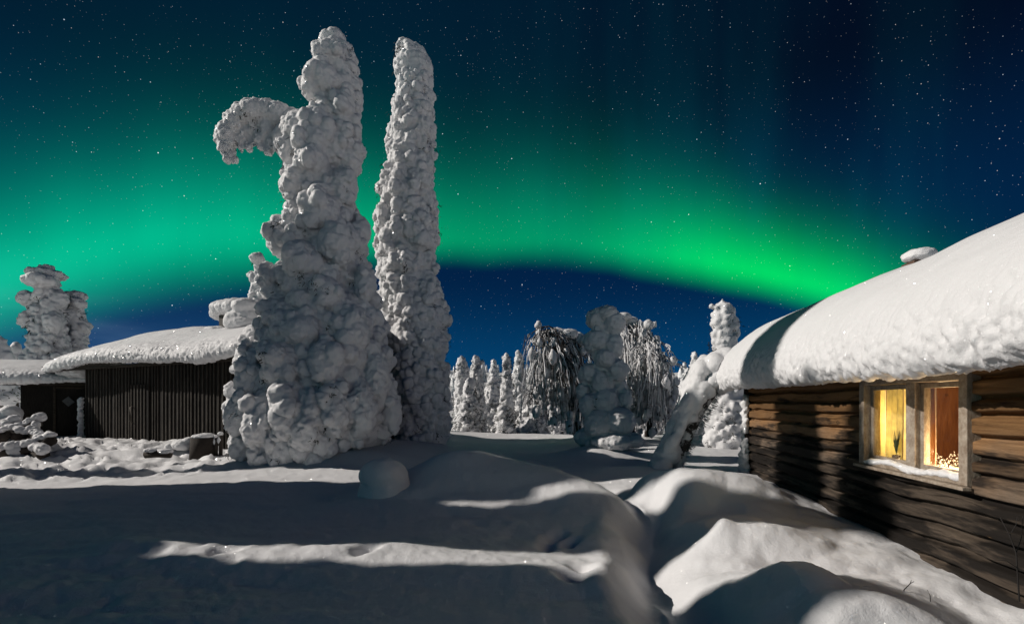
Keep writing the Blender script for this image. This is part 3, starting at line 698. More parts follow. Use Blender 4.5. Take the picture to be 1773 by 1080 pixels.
def glass_mat():
    m_ = bpy.data.materials.new('window_glass'); m_.use_nodes = True; t_ = m_.node_tree; t_.nodes.clear()
    o = t_.nodes.new('ShaderNodeOutputMaterial'); mx = t_.nodes.new('ShaderNodeMixShader'); tr_ = t_.nodes.new('ShaderNodeBsdfTransparent'); gl_ = t_.nodes.new('ShaderNodeBsdfGlossy')
    gl_.inputs['Roughness'].default_value = .02; tr_.inputs[0].default_value = (.93, .93, .90, 1)
    fr = t_.nodes.new('ShaderNodeFresnel'); fr.inputs[0].default_value = 1.5
    t_.links.new(fr.outputs[0], mx.inputs[0]); t_.links.new(tr_.outputs[0], mx.inputs[1]); t_.links.new(gl_.outputs[0], mx.inputs[2]); t_.links.new(mx.outputs[0], o.inputs[0])
    return m_
GLASS = glass_mat()
for m_ in (CURT, CURT2, CURT3):
    p_ = m_.node_tree.nodes['Principled BSDF']; t_ = m_.node_tree; tl = t_.nodes.new('ShaderNodeBsdfTranslucent'); mx = t_.nodes.new('ShaderNodeMixShader')
    t_.links.new(p_.inputs['Base Color'].links[0].from_socket, tl.inputs[0]); mx.inputs[0].default_value = .65
    t_.links.new(p_.outputs[0], mx.inputs[1]); t_.links.new(tl.outputs[0], mx.inputs[2]); t_.links.new(mx.outputs[0], t_.nodes['Material Output'].inputs[0])
def lamp_mat(name, col, s):
    m_, nb, p = new_mat(name); p.inputs['Base Color'].default_value = (*col, 1); p.inputs['Emission Color'].default_value = (*col, 1); p.inputs['Emission Strength'].default_value = s; return m_

cabin = thing('log_cabin', 'weathered log cabin with deep snow on its roof and a glowing window', 'cabin', (3.5, 0, 0), -TH)
# local frame: y runs along the wall away from the camera, x into the cabin, wall face at x = 0
A0, A1 = 1.2, 10.62
WA0, WA1, WZ0, WZ1 = 4.42, 6.19, .95, 2.0
def log_wall():
    na, nz = 640, 300
    al = np.linspace(A0, A1, na); zl = np.linspace(-.45, 2.35, nz)
    for v, arr in ((WA0 + .03, al), (WA1 - .03, al), (WZ0 + .03, zl), (WZ1 - .03, zl)): arr[np.argmin(abs(arr - v))] = v
    A, Z = np.meshgrid(al, zl, indexing='ij'); H = .235
    p2 = np.stack([A.ravel() * .5, Z.ravel() * 0 + 3, Z.ravel() * 0], 1)
    wav = (.018 * fbm(np.stack([A.ravel() * .6, Z.ravel() * .4, Z.ravel() * 0], 1), 3, 2)).reshape(A.shape)
    rl = random.Random(6); zb = [-.7]
    while zb[-1] < 2.7: zb.append(zb[-1] + rl.uniform(.125, .215))
    zb = np.array(zb); wob2 = (.022 * fbm(np.stack([A.ravel() * .9, 0 * A.ravel(), 0 * A.ravel() + 4], 1), 9, 2)).reshape(A.shape)
    q = Z + wav + wob2; row = np.searchsorted(zb, q) - 1
    d0 = np.minimum(q - zb[row], zb[row + 1] - q)
    gn = fbm(np.stack([A.ravel() * 2.6, row.ravel() * 5.3, 0 * A.ravel()], 1), 14, 3).reshape(A.shape)
    gap = .006 + .016 * np.clip(gn + .25, 0, 1.3)          # open joints of uneven height
    prof = sstep(d0, gap, gap + .030)
    rnd = _h(row.ravel().astype(np.int64), row.ravel().astype(np.int64) * 0, row.ravel().astype(np.int64) * 0, 5).reshape(A.shape)
    x = -.070 * prof - .022 * rnd * prof
    pp = np.stack([A.ravel() * .8, Z.ravel() * 7, row.ravel() * 3.1], 1)
    x -= (.008 * fbm(pp, 7, 3)).reshape(A.shape) * prof
    cr = fbm(np.stack([A.ravel() * .7, Z.ravel() * 11, row.ravel() * 5.7], 1), 17, 2).reshape(A.shape)  # long drying cracks
    crm = sstep(vnoise(np.stack([A.ravel() * 1.1, row.ravel() * 2.3, 0 * A.ravel()], 1), 19).reshape(A.shape), 0, .5)
    x += .035 * crm * np.exp(-(cr / .045) ** 2) * sstep(prof, .7, 1)
    tint = .55 + .9 * _h(row.ravel().astype(np.int64), 0 * row.ravel().astype(np.int64), 0 * row.ravel().astype(np.int64), 77)
    V = np.stack([x.ravel(), A.ravel(), Z.ravel()], 1)
    i = np.arange(na - 1)[:, None] * nz + np.arange(nz - 1)[None]
    ca = (al[:-1] + al[1:]) / 2; cz = (zl[:-1] + zl[1:]) / 2
    keep = ~(((ca > WA0 + .03) & (ca < WA1 - .03))[:, None] & ((cz > WZ0 + .03) & (cz < WZ1 - .03))[None])
    i = i[keep]; F = np.stack([i, i + nz, i + nz + 1, i + 1], -1)[:, ::-1]
    o = mk('log_wall', V, F, LOG, cabin)
    at_ = o.data.attributes.new('log_tint', 'FLOAT', 'POINT'); at_.data.foreach_set('value', tint.astype(np.float32)); return o
log_wall()
# inner lining (keeps the room dark and warm), floor and far walls
def ring(mb, x0, x1, z0, z1, wz0, wz1, a0, a1, wa0, wa1):
    mb.box(x0, x1, a0, wa0, z0, z1); mb.box(x0, x1, wa1, a1, z0, z1); mb.box(x0, x1, wa0, wa1, z0, wz0); mb.box(x0, x1, wa0, wa1, wz1, z1)
mb = MB(); ring(mb, .10, .16, -.4, 2.42, WZ0 + .06, WZ1 - .06, A0 + .1, A1 - .1, WA0 + .06, WA1 - .06)
mb.box(.16, 2.6, A0 + .1, A0 + .18, -.4, 2.42); mb.box(.16, 2.6, 7.4, 7.48, -.4, 2.42); mb.box(2.6, 2.68, A0 + .1, 7.48, -.4, 2.42)
mb.box(.16, 2.6, A0 + .18, 7.4, .25, .30); mb.box(.16, 2.6, A0 + .18, 7.4, 2.42, 2.48)
mb.build('inner_lining', INNER, cabin)
# gable walls
def gable(a, name):
    mb = MB(); z = -.45
    while z < 3.6:
        w0 = 0 if z < 2.2 else (z - 2.1) / .62; w1 = 5.3 - w0
        if w1 - w0 > .3: mb.tube([(w0 - (.02 if z < 2.2 else 0), a, z), ((w0 + w1) / 2, a, z), (w1, a, z)], .105, 8)
        z += .205
    return mb.build(name, LOG, cabin, True)
gable(A1 - .08, 'gable_wall'); gable(A0 + .02, 'gable_wall')
mb = MB(); mb.box(5.2, 5.36, A0, A1, -.45, 2.3); mb.build('back_wall', LOG, cabin)
# roof boards
mb = MB()
def slab(mb, p, q, a0, a1, th):
    d_ = (Vector((q[0], 0, q[1])) - Vector((p[0], 0, p[1]))); n = Vector((-d_.z, 0, d_.x)).normalized()
    if n.z < 0: n = -n
    c = [Vector((p[0], 0, p[1])), Vector((q[0], 0, q[1])), Vector((q[0], 0, q[1])) + n * th, Vector((p[0], 0, p[1])) + n * th]
    b0 = len(mb.V)
    for a in (a0, a1):
        for v in c: mb.V.append((v.x, a, v.z))
    for f in ((0, 1, 2, 3), (7, 6, 5, 4), (0, 4, 5, 1), (1, 5, 6, 2), (2, 6, 7, 3), (3, 7, 4, 0)): mb.F.append(tuple(b0 + k_ for k_ in f))
slab(mb, (-.46, 2.02), (2.65, 3.35), .4, 11.55, .08); slab(mb, (2.66, 3.35), (5.8, 2.02), .4, 11.55, .08)
mb.box(-.30, -.12, .45, 11.3, 2.03, 2.16)
for a in np.arange(.7, 11.3, .62): slab(mb, (-.42, 1.96), (.0, 2.20), a, a + .09, .075)
mb.build('roof', ROOFB, cabin)
zc = lambda bb: 2.02 + (bb + .46) * (3.80 - 2.02) / 3.11
cross = [(5.9, 2.15), (5.8, 2.6), (5.5, 2.9), (4.2, 3.7), (3.2, 3.98), (2.6, 4.03), (1.9, 3.86), (1.1, 3.62), (.5, 3.42), (.1, 3.26), (-.2, 3.05), (-.48, 2.76), (-.64, 2.45), (-.69, 2.22), (-.66, 2.08), (-.58, 1.985), (-.46, 1.985), (-.36, 2.03), (-.20, 2.14)]
spine = [(5.8, 2.1), (2.65, 3.45), (-.44, 2.1), (-.20, 2.18)]
def cab_sag(a, bb): return .05 * np.sin(a * .9 + .5) * np.exp(-((bb + .5) / .8) ** 2) * .5 - .10 * sstep(a, 10.2, 11.9)
roof_snow(cross, spine, .25, 12.1, 720, 330, .7, .75, 7, .060, (2.15, 2.85), cab_sag, cabin, .022)
# chimney with its snow cap
ch = MB(); ch.box(2.75, 3.15, 10.0, 10.4, 3.2, 4.45); ch.build('chimney', flat_mat('chimney_brick', (.12, .07, .05)), cabin, bevel=.01)
me = blob_union([((2.95, 10.2, 4.60), (.33, .33, .15), None), ((2.9, 10.15, 4.54), (.30, .30, .13), None)], .03, 2); snow_detail(me, 3, .02); link('chimney_snow', me, SNOW, cabin)
# frost built up on the corner
E = []; rng = random.Random(12)
for i in range(230):
    z = rng.uniform(-.2, 1.85); E.append(((-.12 + rng.uniform(-.05, .03), A1 + .03 + rng.uniform(-.08, .10), z), (rng.uniform(.035, .075),) * 3, None))
me = blob_union(E, .022, 1); snow_detail(me, 31, .02, 7, .006, 20); link('corner_frost', me, SNOW, cabin)
mb = MB(); mb.box(-.13, .02, A1 - .02, A1 + .12, -.4, 2.05); mb.build('corner_board', ROOFB, cabin, bevel=.008)
# window: frame, two sashes, glass, sill snow
win = bpy.data.objects.new('window', None); COL.objects.link(win); win.parent = cabin
fr = MB(); fw = .105; xo, xi = -.115, .12
fr.box(xo, xi, WA0, WA0 + fw, WZ0, WZ1); fr.box(xo, xi, WA1 - fw, WA1, WZ0, WZ1)
fr.box(xo + .004, xi, WA0 + fw, WA1 - fw, WZ1 - .09, WZ1); fr.box(xo + .004, xi, WA0 + fw, WA1 - fw, WZ0, WZ0 + .055)
MC = (WA0 + WA1) / 2 - .05; fr.box(xo + .03, xi, MC - .075, MC + .075, WZ0 + .055, WZ1 - .09)
fr.build('frame', PAINT, win, bevel=.006)
sl = MB(); sl.box(xo - .055, xo + .02, WA0 - .03, WA1 + .03, WZ0 - .035, WZ0 - .002); sl.build('sill', PAINT, win, bevel=.006)
def sash(a0, a1):
    s = MB(); w = .055; x0, x1 = -.035, .02; z0, z1 = WZ0 + .06, WZ1 - .095
    s.box(x0, x1, a0, a0 + w, z0, z1); s.box(x0, x1, a1 - w, a1, z0, z1); s.box(x0 + .003, x1, a0 + w, a1 - w, z1 - w, z1); s.box(x0 + .003, x1, a0 + w, a1 - w, z0, z0 + w)
    o = s.build('sash', PAINT, win, bevel=.004)
    g = MB(); g.quad((-.01, a0 + w - .005, z0 + w - .005), (-.01, a0 + w - .005, z1 - w + .005), (-.01, a1 - w + .005, z1 - w + .005), (-.01, a1 - w + .005, z0 + w - .005)); return o, g
s1, g1 = sash(WA0 + fw + .003, MC - .078); s2, g2 = sash(MC + .078, WA1 - fw - .003)
g1.build('pane', GLASS, win); g2.build('pane', GLASS, win)
FROST = flat_mat('pane_frost', (.85, .83, .78), .5, .1, 60)
p_ = FROST.node_tree.nodes['Principled BSDF']; t_ = FROST.node_tree; tl = t_.nodes.new('ShaderNodeBsdfTranslucent'); mx = t_.nodes.new('ShaderNodeMixShader')
mx.inputs[0].default_value = .75; t_.links.new(p_.outputs[0], mx.inputs[1]); t_.links.new(tl.outputs[0], mx.inputs[2]); t_.links.new(mx.outputs[0], t_.nodes['Material Output'].inputs[0])
def pane_frost(a0, a1, pane, n, hmax, seed):
    rng = random.Random(seed); mb = MB()
    for _ in range(n):
        a = rng.uniform(a0, a1); z = WZ0 + .115 + hmax * rng.random() ** 2.6 * (.55 + .45 * math.sin(a * 9) ** 2); r_ = rng.uniform(.002, .008); an = rng.uniform(0, 6.28)
        c_, s_ = math.cos(an) * r_, math.sin(an) * r_; x = -.006 + rng.uniform(0, .006)
        mb.quad((x, a - c_, z - s_), (x + .002, a + s_ * .4, z - c_ * .4), (x, a + c_, z + s_), (x + .002, a - s_ * .4, z + c_ * .4))
    mb.build('pane_frost', FROST, win)['kind'] = 'stuff'
pane_frost(MC + .135, WA1 - fw - .06, None, 260, .12, 1); pane_frost(WA0 + fw + .06, MC - .135, None, 520, .17, 2)
E = [((-.075, a, WZ0 + .05 + .018 * math.sin(a * 7)), (.06, .12, .03 + .02 * random.Random(int(a * 100)).random()), None) for a in np.arange(WA0 + .17, WA1 - .15, .08)]
me = blob_union(E, .014, 1); snow_detail(me, 8, .012, 7, .004, 25, .01); link('sill_snow', me, SNOW, win)
# things inside the window
def curtain(a0, a1, z0, z1, x, waves, depth, mat, seed):
    na, nz = 90, 24; A, Z = np.meshgrid(np.linspace(a0, a1, na), np.linspace(z0, z1, nz), indexing='ij')
    x_ = x + depth * np.sin((A - a0) / (a1 - a0) * waves * 6.283 + .8 * np.sin(Z * 3 + seed))
    V = np.stack([x_.ravel(), A.ravel(), Z.ravel()], 1); i = np.arange(na - 1)[:, None] * nz + np.arange(nz - 1)[None]
    o = mk('curtain', V, np.stack([i, i + nz, i + nz + 1, i + 1], -1).reshape(-1, 4), mat)
    o.matrix_parent_inverse = Matrix(); so_ = o.modifiers.new('s', 'SOLIDIFY'); so_.thickness = .004
    return o
def place(o):                                # top-level things inside the cabin share its frame
    o.location = (3.5, 0, 0); o.rotation_euler = (0, 0, -TH); return o
c1 = place(curtain(5.98, 6.30, WZ0 + .03, WZ1 - .04, .075, 4, .014, CURT, 0)); tag(c1, 'pale yellow curtain hanging at the left edge of the left window pane', 'curtain')
c2 = place(curtain(5.66, 5.97, WZ0 + .03, WZ1 - .04, .078, 3, .008, CURT2, 2)); tag(c2, 'green patterned cloth hanging behind the left window pane', 'curtain')
c4 = place(curtain(5.46, 5.64, WZ0 + .03, WZ1 - .04, .075, 2, .012, CURT, 3)); tag(c4, 'narrow yellow curtain strip beside the mullion in the left window pane', 'curtain')
c3 = place(curtain(5.14, 5.30, WZ0 + .03, WZ1 - .04, .075, 2, .014, CURT3, 4)); tag(c3, 'brown curtain gathered beside the mullion in the right pane', 'curtain')
# potted plant silhouette and lamp
pl = thing('potted_plant', 'small dark potted plant on the windowsill behind the left pane', 'plant'); place(pl)
mb = MB(); mb.tube([(.045, 5.72, WZ0 + .06), (.045, 5.72, WZ0 + .15)], [.032, .042], 12); mb.build('pot', flat_mat('pot_clay', (.10, .05, .03)), pl, True)
mb = MB(); rng = random.Random(2)
for i in range(26):
    a = rng.uniform(0, 6.28); h_ = rng.uniform(.12, .3); p0 = Vector((.045, 5.72, WZ0 + .15)); p2 = p0 + Vector((.022 * math.cos(a), .07 * math.sin(a), h_)); q_ = Vector((math.sin(a) * .4, -math.cos(a), 0)) * .012
    m_ = (p0 + p2) / 2 + Vector((0, 0, .03)); mb.quad(p0, m_ - q_, p2, m_ + q_)
mb.build('leaves', flat_mat('leaf', (.03, .05, .02)), pl)
lp = thing('table_lamp', 'glowing yellow lamp low behind the right window pane', 'lamp'); place(lp)
LX, LA = .30, 5.18
mb = MB(); mb.tube([(LX, LA, WZ0 - .12), (LX, LA, WZ0 - .03)], .03, 10); mb.build('base', BARK, lp, True)
mb = MB(); mb.tube([(LX, LA, WZ0 - .10), (LX, LA, WZ0 - .06), (LX, LA, WZ0 + .04), (LX, LA, WZ0 + .08)], [.05, .085, .065, .035], 14); mb.build('shade', lamp_mat('lamp_glow', (1.0, .62, .16), 4.0), lp, True)
mb = MB(); mb.box(.17, .75, 4.5, 5.5, WZ0 - .16, WZ0 - .12); mb.box(.2, .26, 4.55, 4.61, .3, WZ0 - .16); mb.box(.66, .72, 5.4, 5.46, .3, WZ0 - .16); mb.box(.66, .72, 4.55, 4.61, .3, WZ0 - .16); mb.box(.2, .26, 5.4, 5.46, .3, WZ0 - .16)
tb = mb.build('table', INNER, None); place(tb); tag(tb, 'wooden table carrying the lamp inside the cabin window', 'table')
for (x, y, z, e) in ((.20, 4.86, WZ0 + .16, 32.0), (.55, 6.05, 1.45, 120.0)):
    ld = bpy.data.lights.new('room_lamp', 'POINT'); ld.energy = e; ld.color = (1.0, .70, .36); ld.shadow_soft_size = .08
    lo = bpy.data.objects.new('room_lamp', ld); COL.objects.link(lo); lo.parent = cabin; lo.location = (x, y, z)

# ------------------------------------------------------------------ plank shed on the left
def shed_frame(P0, P1): 
    e = Vector((P1[0] - P0[0], P1[1] - P0[1], 0)); return math.atan2(e.y, e.x), e.length
p0 = P(148, 690, 17.6); p1 = P(430, 690, 13.7); ang_s, Ls = shed_frame(p0, p1)
SZ = .35
shed = thing('plank_shed', 'long dark shed of vertical planks under a thick snow roof', 'shed', (p0.x, p0.y, 0), ang_s - math.pi / 2)
# local: y along the front wall (0 = far left corner), +x towards the viewer's... front faces +x or -x, see FX
FX = 1.0   # front wall normal is +x in this frame
LL = Ls + 1.6
mb = MB(); mb.box(-.12, 0, 0, LL, -.2, 3.0); rng = random.Random(3); y = .06
walls = mb
while y < LL - .05:
    w = rng.uniform(.034, .07); dpt = rng.uniform(.024, .034); walls.box(.0005, dpt, y, y + w, .02 + rng.uniform(-.05, .05), 2.98); y += rng.uniform(.15, .235)
walls.build('plank_wall', [PLANK, BATTEN_LIT], shed, second=6)
mb = MB(); mb.box(-4.2, -.122, .0, .12, -.2, 3.0); y = -4.1
while y < -.2: mb.box(y, y + .05, -.03, .0, .0, 2.98); y += .19
mb.box(-4.2, -.122, LL - .12, LL, -.2, 3.0); mb.box(-4.3, -4.2, 0, LL, -.2, 3.0)
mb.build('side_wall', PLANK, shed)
da = 3.05
mb = MB(); mb.box(.036, .05, da, da + 1.0, .25, 2.3)
for k_ in range(5): mb.box(.0505, .078, da + .02 + k_ * .19, da + .02 + k_ * .19 + .055, .27, 2.28)
door = mb.build('door', [PLANK, BATTEN_LIT], shed, second=6)
mb = MB(); mb.tube([(.088, da + .16, 1.05), (.15, da + .16, 1.08), (.15, da + .16, 1.55), (.088, da + .16, 1.58)], .022, 8); mb.build('handle', flat_mat('worn_handle', (.09, .075, .06)), door, True)
mb = MB(); slab(mb, (.55, 2.93), (-2.1, 3.72), -1.75, LL + .5, .08); slab(mb, (-2.11, 3.72), (-4.8, 2.93), -1.75, LL + .5, .08); mb.box(.40, .50, -1.7, LL + .4, 2.83, 2.93)
mb.build('roof', ROOFB, shed)
cross = [(-4.9, 3.05), (-4.8, 3.4), (-3.6, 4.0), (-2.4, 4.36), (-1.9, 4.38), (-1.2, 4.18), (-.4, 3.86), (.25, 3.58), (.55, 3.42), (.74, 3.24), (.76, 3.06), (.68, 2.94), (.55, 2.92), (.40, 3.0)]
spine = [(-4.8, 3.03), (-2.1, 3.8), (.5, 3.03), (.40, 3.03)]
roof_snow(cross, spine, -2.1, LL + .9, 420, 200, 1.3, .8, 21, .075, (3.15, 3.7), lambda a, bb: .08 * np.sin(a * .7) - .16 * sstep(-a, -1.5, 2.2), shed, .03)
# frosted post at the corner and snow that hangs below the verge
E = [((.10 + random.Random(i).uniform(-.03, .03), -.10 + random.Random(i + 50).uniform(-.04, .04), .45 + i * .045), (.085, .085, .06), None) for i in range(32)]
me = blob_union(E, .03, 1); snow_detail(me, 3, .03, 6, .01, 16, .01); link('corner_frost', me, SNOW, shed)
E = [((.15 - .3 * random.Random(i + 9).random(), -1.7 + i * .13, 2.80 + .05 * math.sin(i * 1.7)), (.35, .14, .12 + .03 * (i % 3)), None) for i in range(13)]
me = blob_union(E, .04, 1); snow_detail(me, 13, .04, 5, .01, 16, .02); link('hanging_snow', me, SNOW, shed)
# snowed-over chimney on the shed roof (mushroom of snow)
yc = 5.0
mb = MB(); mb.box(-2.35, -1.75, yc - .15, yc + .6, 3.5, 4.8); mb.build('chimney', flat_mat('chimney_stone', (.05, .045, .04)), shed)
E = [((-2.1, yc + a, 4.98 + .02 * math.cos(a * 3)), (.62, .45, .34), None) for a in (-.25, .1, .5, .95)] + [((-2.1, yc - .5, 4.86), (.45, .38, .26), None), ((-1.75, yc + .75, 4.45), (.35, .4, .4), None), ((-1.8, yc - .3, 4.22), (.4, .5, .14), None), ((-2.0, yc + 1.0, 4.6), (.4, .45, .35), None), ((-1.9, yc + .9, 4.35), (.5, .6, .3), None)]
me = blob_union(E, .04, 2); snow_detail(me, 14, .03, 4, .01, 14, .03); link('chimney_snow', me, SNOW, shed)

# low hut further left
h0 = P(36, 690, 17.8); h1 = P(150, 690, 18.6); ang_h, Lh = shed_frame(h0, h1)
hut = thing('low_hut', 'low dark hut with a small door left of the plank shed', 'hut', (h0.x, h0.y, 0), ang_h - math.pi / 2)
mb = MB(); mb.box(-.1, 0, 0, Lh + .3, -.2, 2.45); mb.box(-3, -.1, -.0, .1, -.2, 2.45); z = .1
while z < 2.35: mb.box(.0005, .02, 0, Lh + .3, z, z + .13); z += .15
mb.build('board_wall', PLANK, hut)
mb = MB(); mb.box(.021, .05, 1.0, 2.1, .4, 2.25); hd = mb.build('door', PLANK, hut)
mb = MB(); mb.box(.052, .08, 2.1, 2.18, .4, 2.3); mb.box(.052, .08, .92, 1.0, .4, 2.3); mb.box(.054, .08, 1.0, 2.1, 2.22, 2.3); mb.build('door_frame', ROOFB, hut, bevel=.005)
mb = MB(); mb.box(-.13, .15, -.012, .012, -.12, .14, Matrix.Translation((.075, 1.35, 1.75)) @ Matrix.Rotation(R(90), 4, 'Z') @ Matrix.Rotation(R(48), 4, 'Y')); mb.build('plaque', flat_mat('grey_plaque', (.09, .095, .10), .8, .6, 9), hut, bevel=.004)
mb = MB(); slab(mb, (.6, 2.42), (-2.4, 3.15), -1.9, Lh + .6, .08); mb.box(.40, .5, -1.8, Lh + .5, 2.32, 2.42); mb.build('roof', ROOFB, hut)
cross = [(-2.6, 3.1), (-2.55, 3.4), (-2.2, 3.5), (-1.4, 3.36), (-.5, 3.12), (.3, 2.9), (.62, 2.77), (.78, 2.6), (.76, 2.47), (.66, 2.40), (.5, 2.46)]
roof_snow(cross, [(-2.5, 3.15), (-1, 2.85), (.5, 2.5), (.5, 2.5)], -2.6, Lh + .9, 200, 120, 1.0, .8, 33, .06, (2.6, 3.0), lambda a, bb: -.10 * sstep(-a, -2, 2.6), hut, .03)

# ------------------------------------------------------------------ yard things
def snow_cap_blob(E, vox, seed, parent, lump=.02, name='snow_cap'):
    me = blob_union(E, vox, 1); snow_detail(me, seed, lump, 5, .006, 18, .01); return link(name, me, SNOW, parent)
def on_ground(x, Y): 
    X = X_at(x, Y); return (X, Y, hz(X, Y))
# firewood heap, every log its own thing
logs = [(2, 760, 13.2, 35, 1.1, 'snowy log lying lowest at the left edge of the heap'), (22, 750, 13.3, -25, 1.2, 'snowy log tilted up at the back of the heap'), (45, 742, 13.5, 40, 1.0, 'snow-capped log crossing over the top of the heap'),
        (62, 757, 13.2, -38, 1.1, 'snow-capped log leaning to the right in the heap'), (76, 768, 13.0, 28, .9, 'thick end log at the right of the heap'), (30, 782, 12.8, 15, 1.2, 'half buried log along the front of the heap'), (70, 786, 12.7, -12, .8, 'short dark log at the front right foot of the heap'),
        (10, 741, 13.6, 20, .9, 'thin log sticking out behind the heap at the left')]
for i, (x, y, Y, a, L, lab) in enumerate(logs):
    p = P(x, y, Y); t = thing('firewood_log', lab, 'log', tuple(p), 0, 'logs in the snowy heap by the hut')
    rng = random.Random(i + 5); dv = Vector((math.cos(R(a)) * .85, -.5 + .3 * (i % 3), math.sin(R(a)) * .55)).normalized() * L * .36
    r = rng.uniform(.11, .17); mb = MB(); mb.tube([-dv, -dv * .3 + Vector((0, 0, .02)), dv * .3, dv], [r, r * 1.05, r * .95, r * .9], 10); mb.build('log', BARK, t, True)
    E = []
    for k_ in np.linspace(-1.0, 1.0, 8):
        E.append((tuple(dv * k_ * rng.uniform(.9, 1) + Vector((rng.gauss(0, .03), rng.gauss(0, .03), r * .8 + .05))), (rng.uniform(.09, .17), rng.uniform(.09, .15), rng.uniform(.06, .13)), None))
    snow_cap_blob(E, .022, i, t, .05)
# drift under and around the heap
E = [((rng.uniform(-.9, .9), rng.uniform(-.5, .6), rng.uniform(-.15, .1)), (.45, .4, .25), None) for i in range(14)]
t = thing('snow_heap', 'lumpy snow packed under the log heap by the hut', 'snow heap', on_ground(35, 13.4)); snow_cap_blob(E, .05, 77, t, .03, 'snow')
# chopping block and its neighbours
t = thing('chopping_block', 'round dark chopping block with a flat snow lid before the shed', 'stump', tuple(P(352, 779, 13.2)))
mb = MB(); mb.tube([(0, 0, -.25), (0, 0, .05), (0, 0, .34)], [.33, .31, .30], 20); mb.build('block', flat_mat('bark_block', (.022, .016, .012), .9, .7, 18), t, True)
snow_cap_blob([((0, 0, .37), (.29, .29, .06), None), ((.05, 0, .39), (.25, .25, .06), None)], .02, 5, t)
t = thing('snowy_stone', 'snow lump with a small stone left of the chopping block', 'stone', tuple(P(318, 775, 13.4)))
snow_cap_blob([((0, 0, .08), (.3, .25, .16), None), ((.15, 0, .18), (.16, .16, .12), None), ((-.35, 0, .02), (.14, .14, .12), None)], .025, 6, t, .02, 'snow'); 
for i, (x, y, h_, lab) in enumerate(((374, 776, .32, 'short frosted stake right beside the chopping block'), (382, 775, .38, 'short frosted stake nearest the big spruce'))):
    t = thing('frosted_stake', lab, 'stake', tuple(P(x, y, 13.2)), 0, 'frosted stakes by the chopping block'); mb = MB(); mb.tube([(0, 0, -.2), (.01, 0, h_)], [.05, .045], 8); mb.build('stake', BARK, t, True)
    snow_cap_blob([((0, 0, h_), (.075, .075, .06), None), ((-.03, -.02, h_ * .55), (.06, .05, .1), None)], .018, i, t, .015)
t = thing('buried_log', 'dark half buried log in the trodden snow before the shed', 'log', tuple(P(272, 789, 11.9)))
mb = MB(); mb.tube([(-.28, 0, .03), (0, .02, .06), (.3, .05, .02)], [.09, .10, .08], 10); mb.build('log', BARK, t, True)
snow_cap_blob([((-.15, .03, .13), (.2, .12, .06), None), ((.15, .05, .11), (.2, .12, .06), None)], .02, 7, t)
# snow-covered bush at far left
t = thing('snowy_bush', 'pale snow-covered bush at the left edge beside the hut', 'bush', on_ground(8, 15.5))
rng = random.Random(8); E = [((rng.uniform(-.7, .5), rng.uniform(-.4, .4), rng.uniform(0, .9)), (rng.uniform(.25, .45),) * 3, None) for i in range(14)]
snow_cap_blob(E, .05, 9, t, .04, 'snow_crown')
# snow covered stump before the drift
t = thing('snowy_stump', 'rounded snow-covered stump in shade left of the central drift', 'stump', (X_at(665, 7.9), 7.9, hz(X_at(665, 7.9), 7.9) - .05))
mb = MB(); mb.tube([(0, 0, -.3), (0, 0, .3)], [.2, .17], 12); mb.build('stump', BARK, t, True)
zt = EYE - 100 / FPX * 7.9 - (hz(X_at(665, 7.9), 7.9) - .05)
me = blob_union([((0, 0, zt - .24), (.33, .33, .24), None), ((.0, 0, zt - .42), (.31, .31, .25), None), ((.05, 0, .1), (.30, .30, .4), None), ((.03, 0, -.04), (.40, .38, .28), None)], .03, 4)
snow_detail(me, 12, .02, 2.5, .004, 14, .07); link('snow_cap', me, SNOWG, t)
# clump fallen from the roof by the wall foot
cx, cy = X_at(1475, 6.15), 6.15
t = thing('snow_clump', 'rounded snow clump fallen at the foot of the log wall', 'snow clump', (cx, cy, EYE - (935 - 697) / FPX * 6.15))
me = blob_union([((0, 0, 0), (.28, .2, .14), None), ((.14, -.03, -.02), (.2, .16, .14), None), ((-.2, .05, -.02), (.25, .2, .1), None), ((.05, .05, -.1), (.4, .3, .12), None)], .022, 2); snow_detail(me, 5, .02, 5, .005, 18, .02); link('snow', me, SNOWG, t)

# bare twigs that poke out by the wall
def twig(label, base, sets, group):
    t = thing('bare_twig', label, 'twig', tuple(base), 0, group); mb = MB()
    for pts, r in sets: mb.tube([Vector(p) * .75 for p in pts], [r * .6 * (1 - .6 * i / (len(pts) - 1)) for i in range(len(pts))], 5)
    mb.build('stems', TWIG, t, True); return t
g_ = 'bare twigs beside the log wall'
bp = P(1765, 985, 3.45); twig('tall forked bare twig against the logs at the right edge', bp, [([(0, 0, -.3), (-.03, 0, .15), (-.09, 0, .32), (-.16, .02, .48)], .009), ([(-.03, 0, .15), (.02, 0, .3), (.03, 0, .5)], .006), ([(-.09, 0, .32), (-.03, 0, .42), (-.02, 0, .5)], .005), ([(0, 0, .0), (-.12, 0, .08), (-.26, 0, .09)], .006)], g_)
bp = P(1562, 1030, 4.0); twig('low hooked twig arching out of the snow by the wall', bp, [([(0, 0, -.1), (.02, 0, .06), (.09, 0, .13), (.13, 0, .15)], .009), ([(.09, 0, .13), (.1, 0, .17)], .005)], g_)
bp = P(1612, 1040, 3.9); twig('tiny straight twig right of the hooked one', bp, [([(0, 0, -.08), (-.01, 0, .06), (-.04, 0, .12)], .007)], g_)

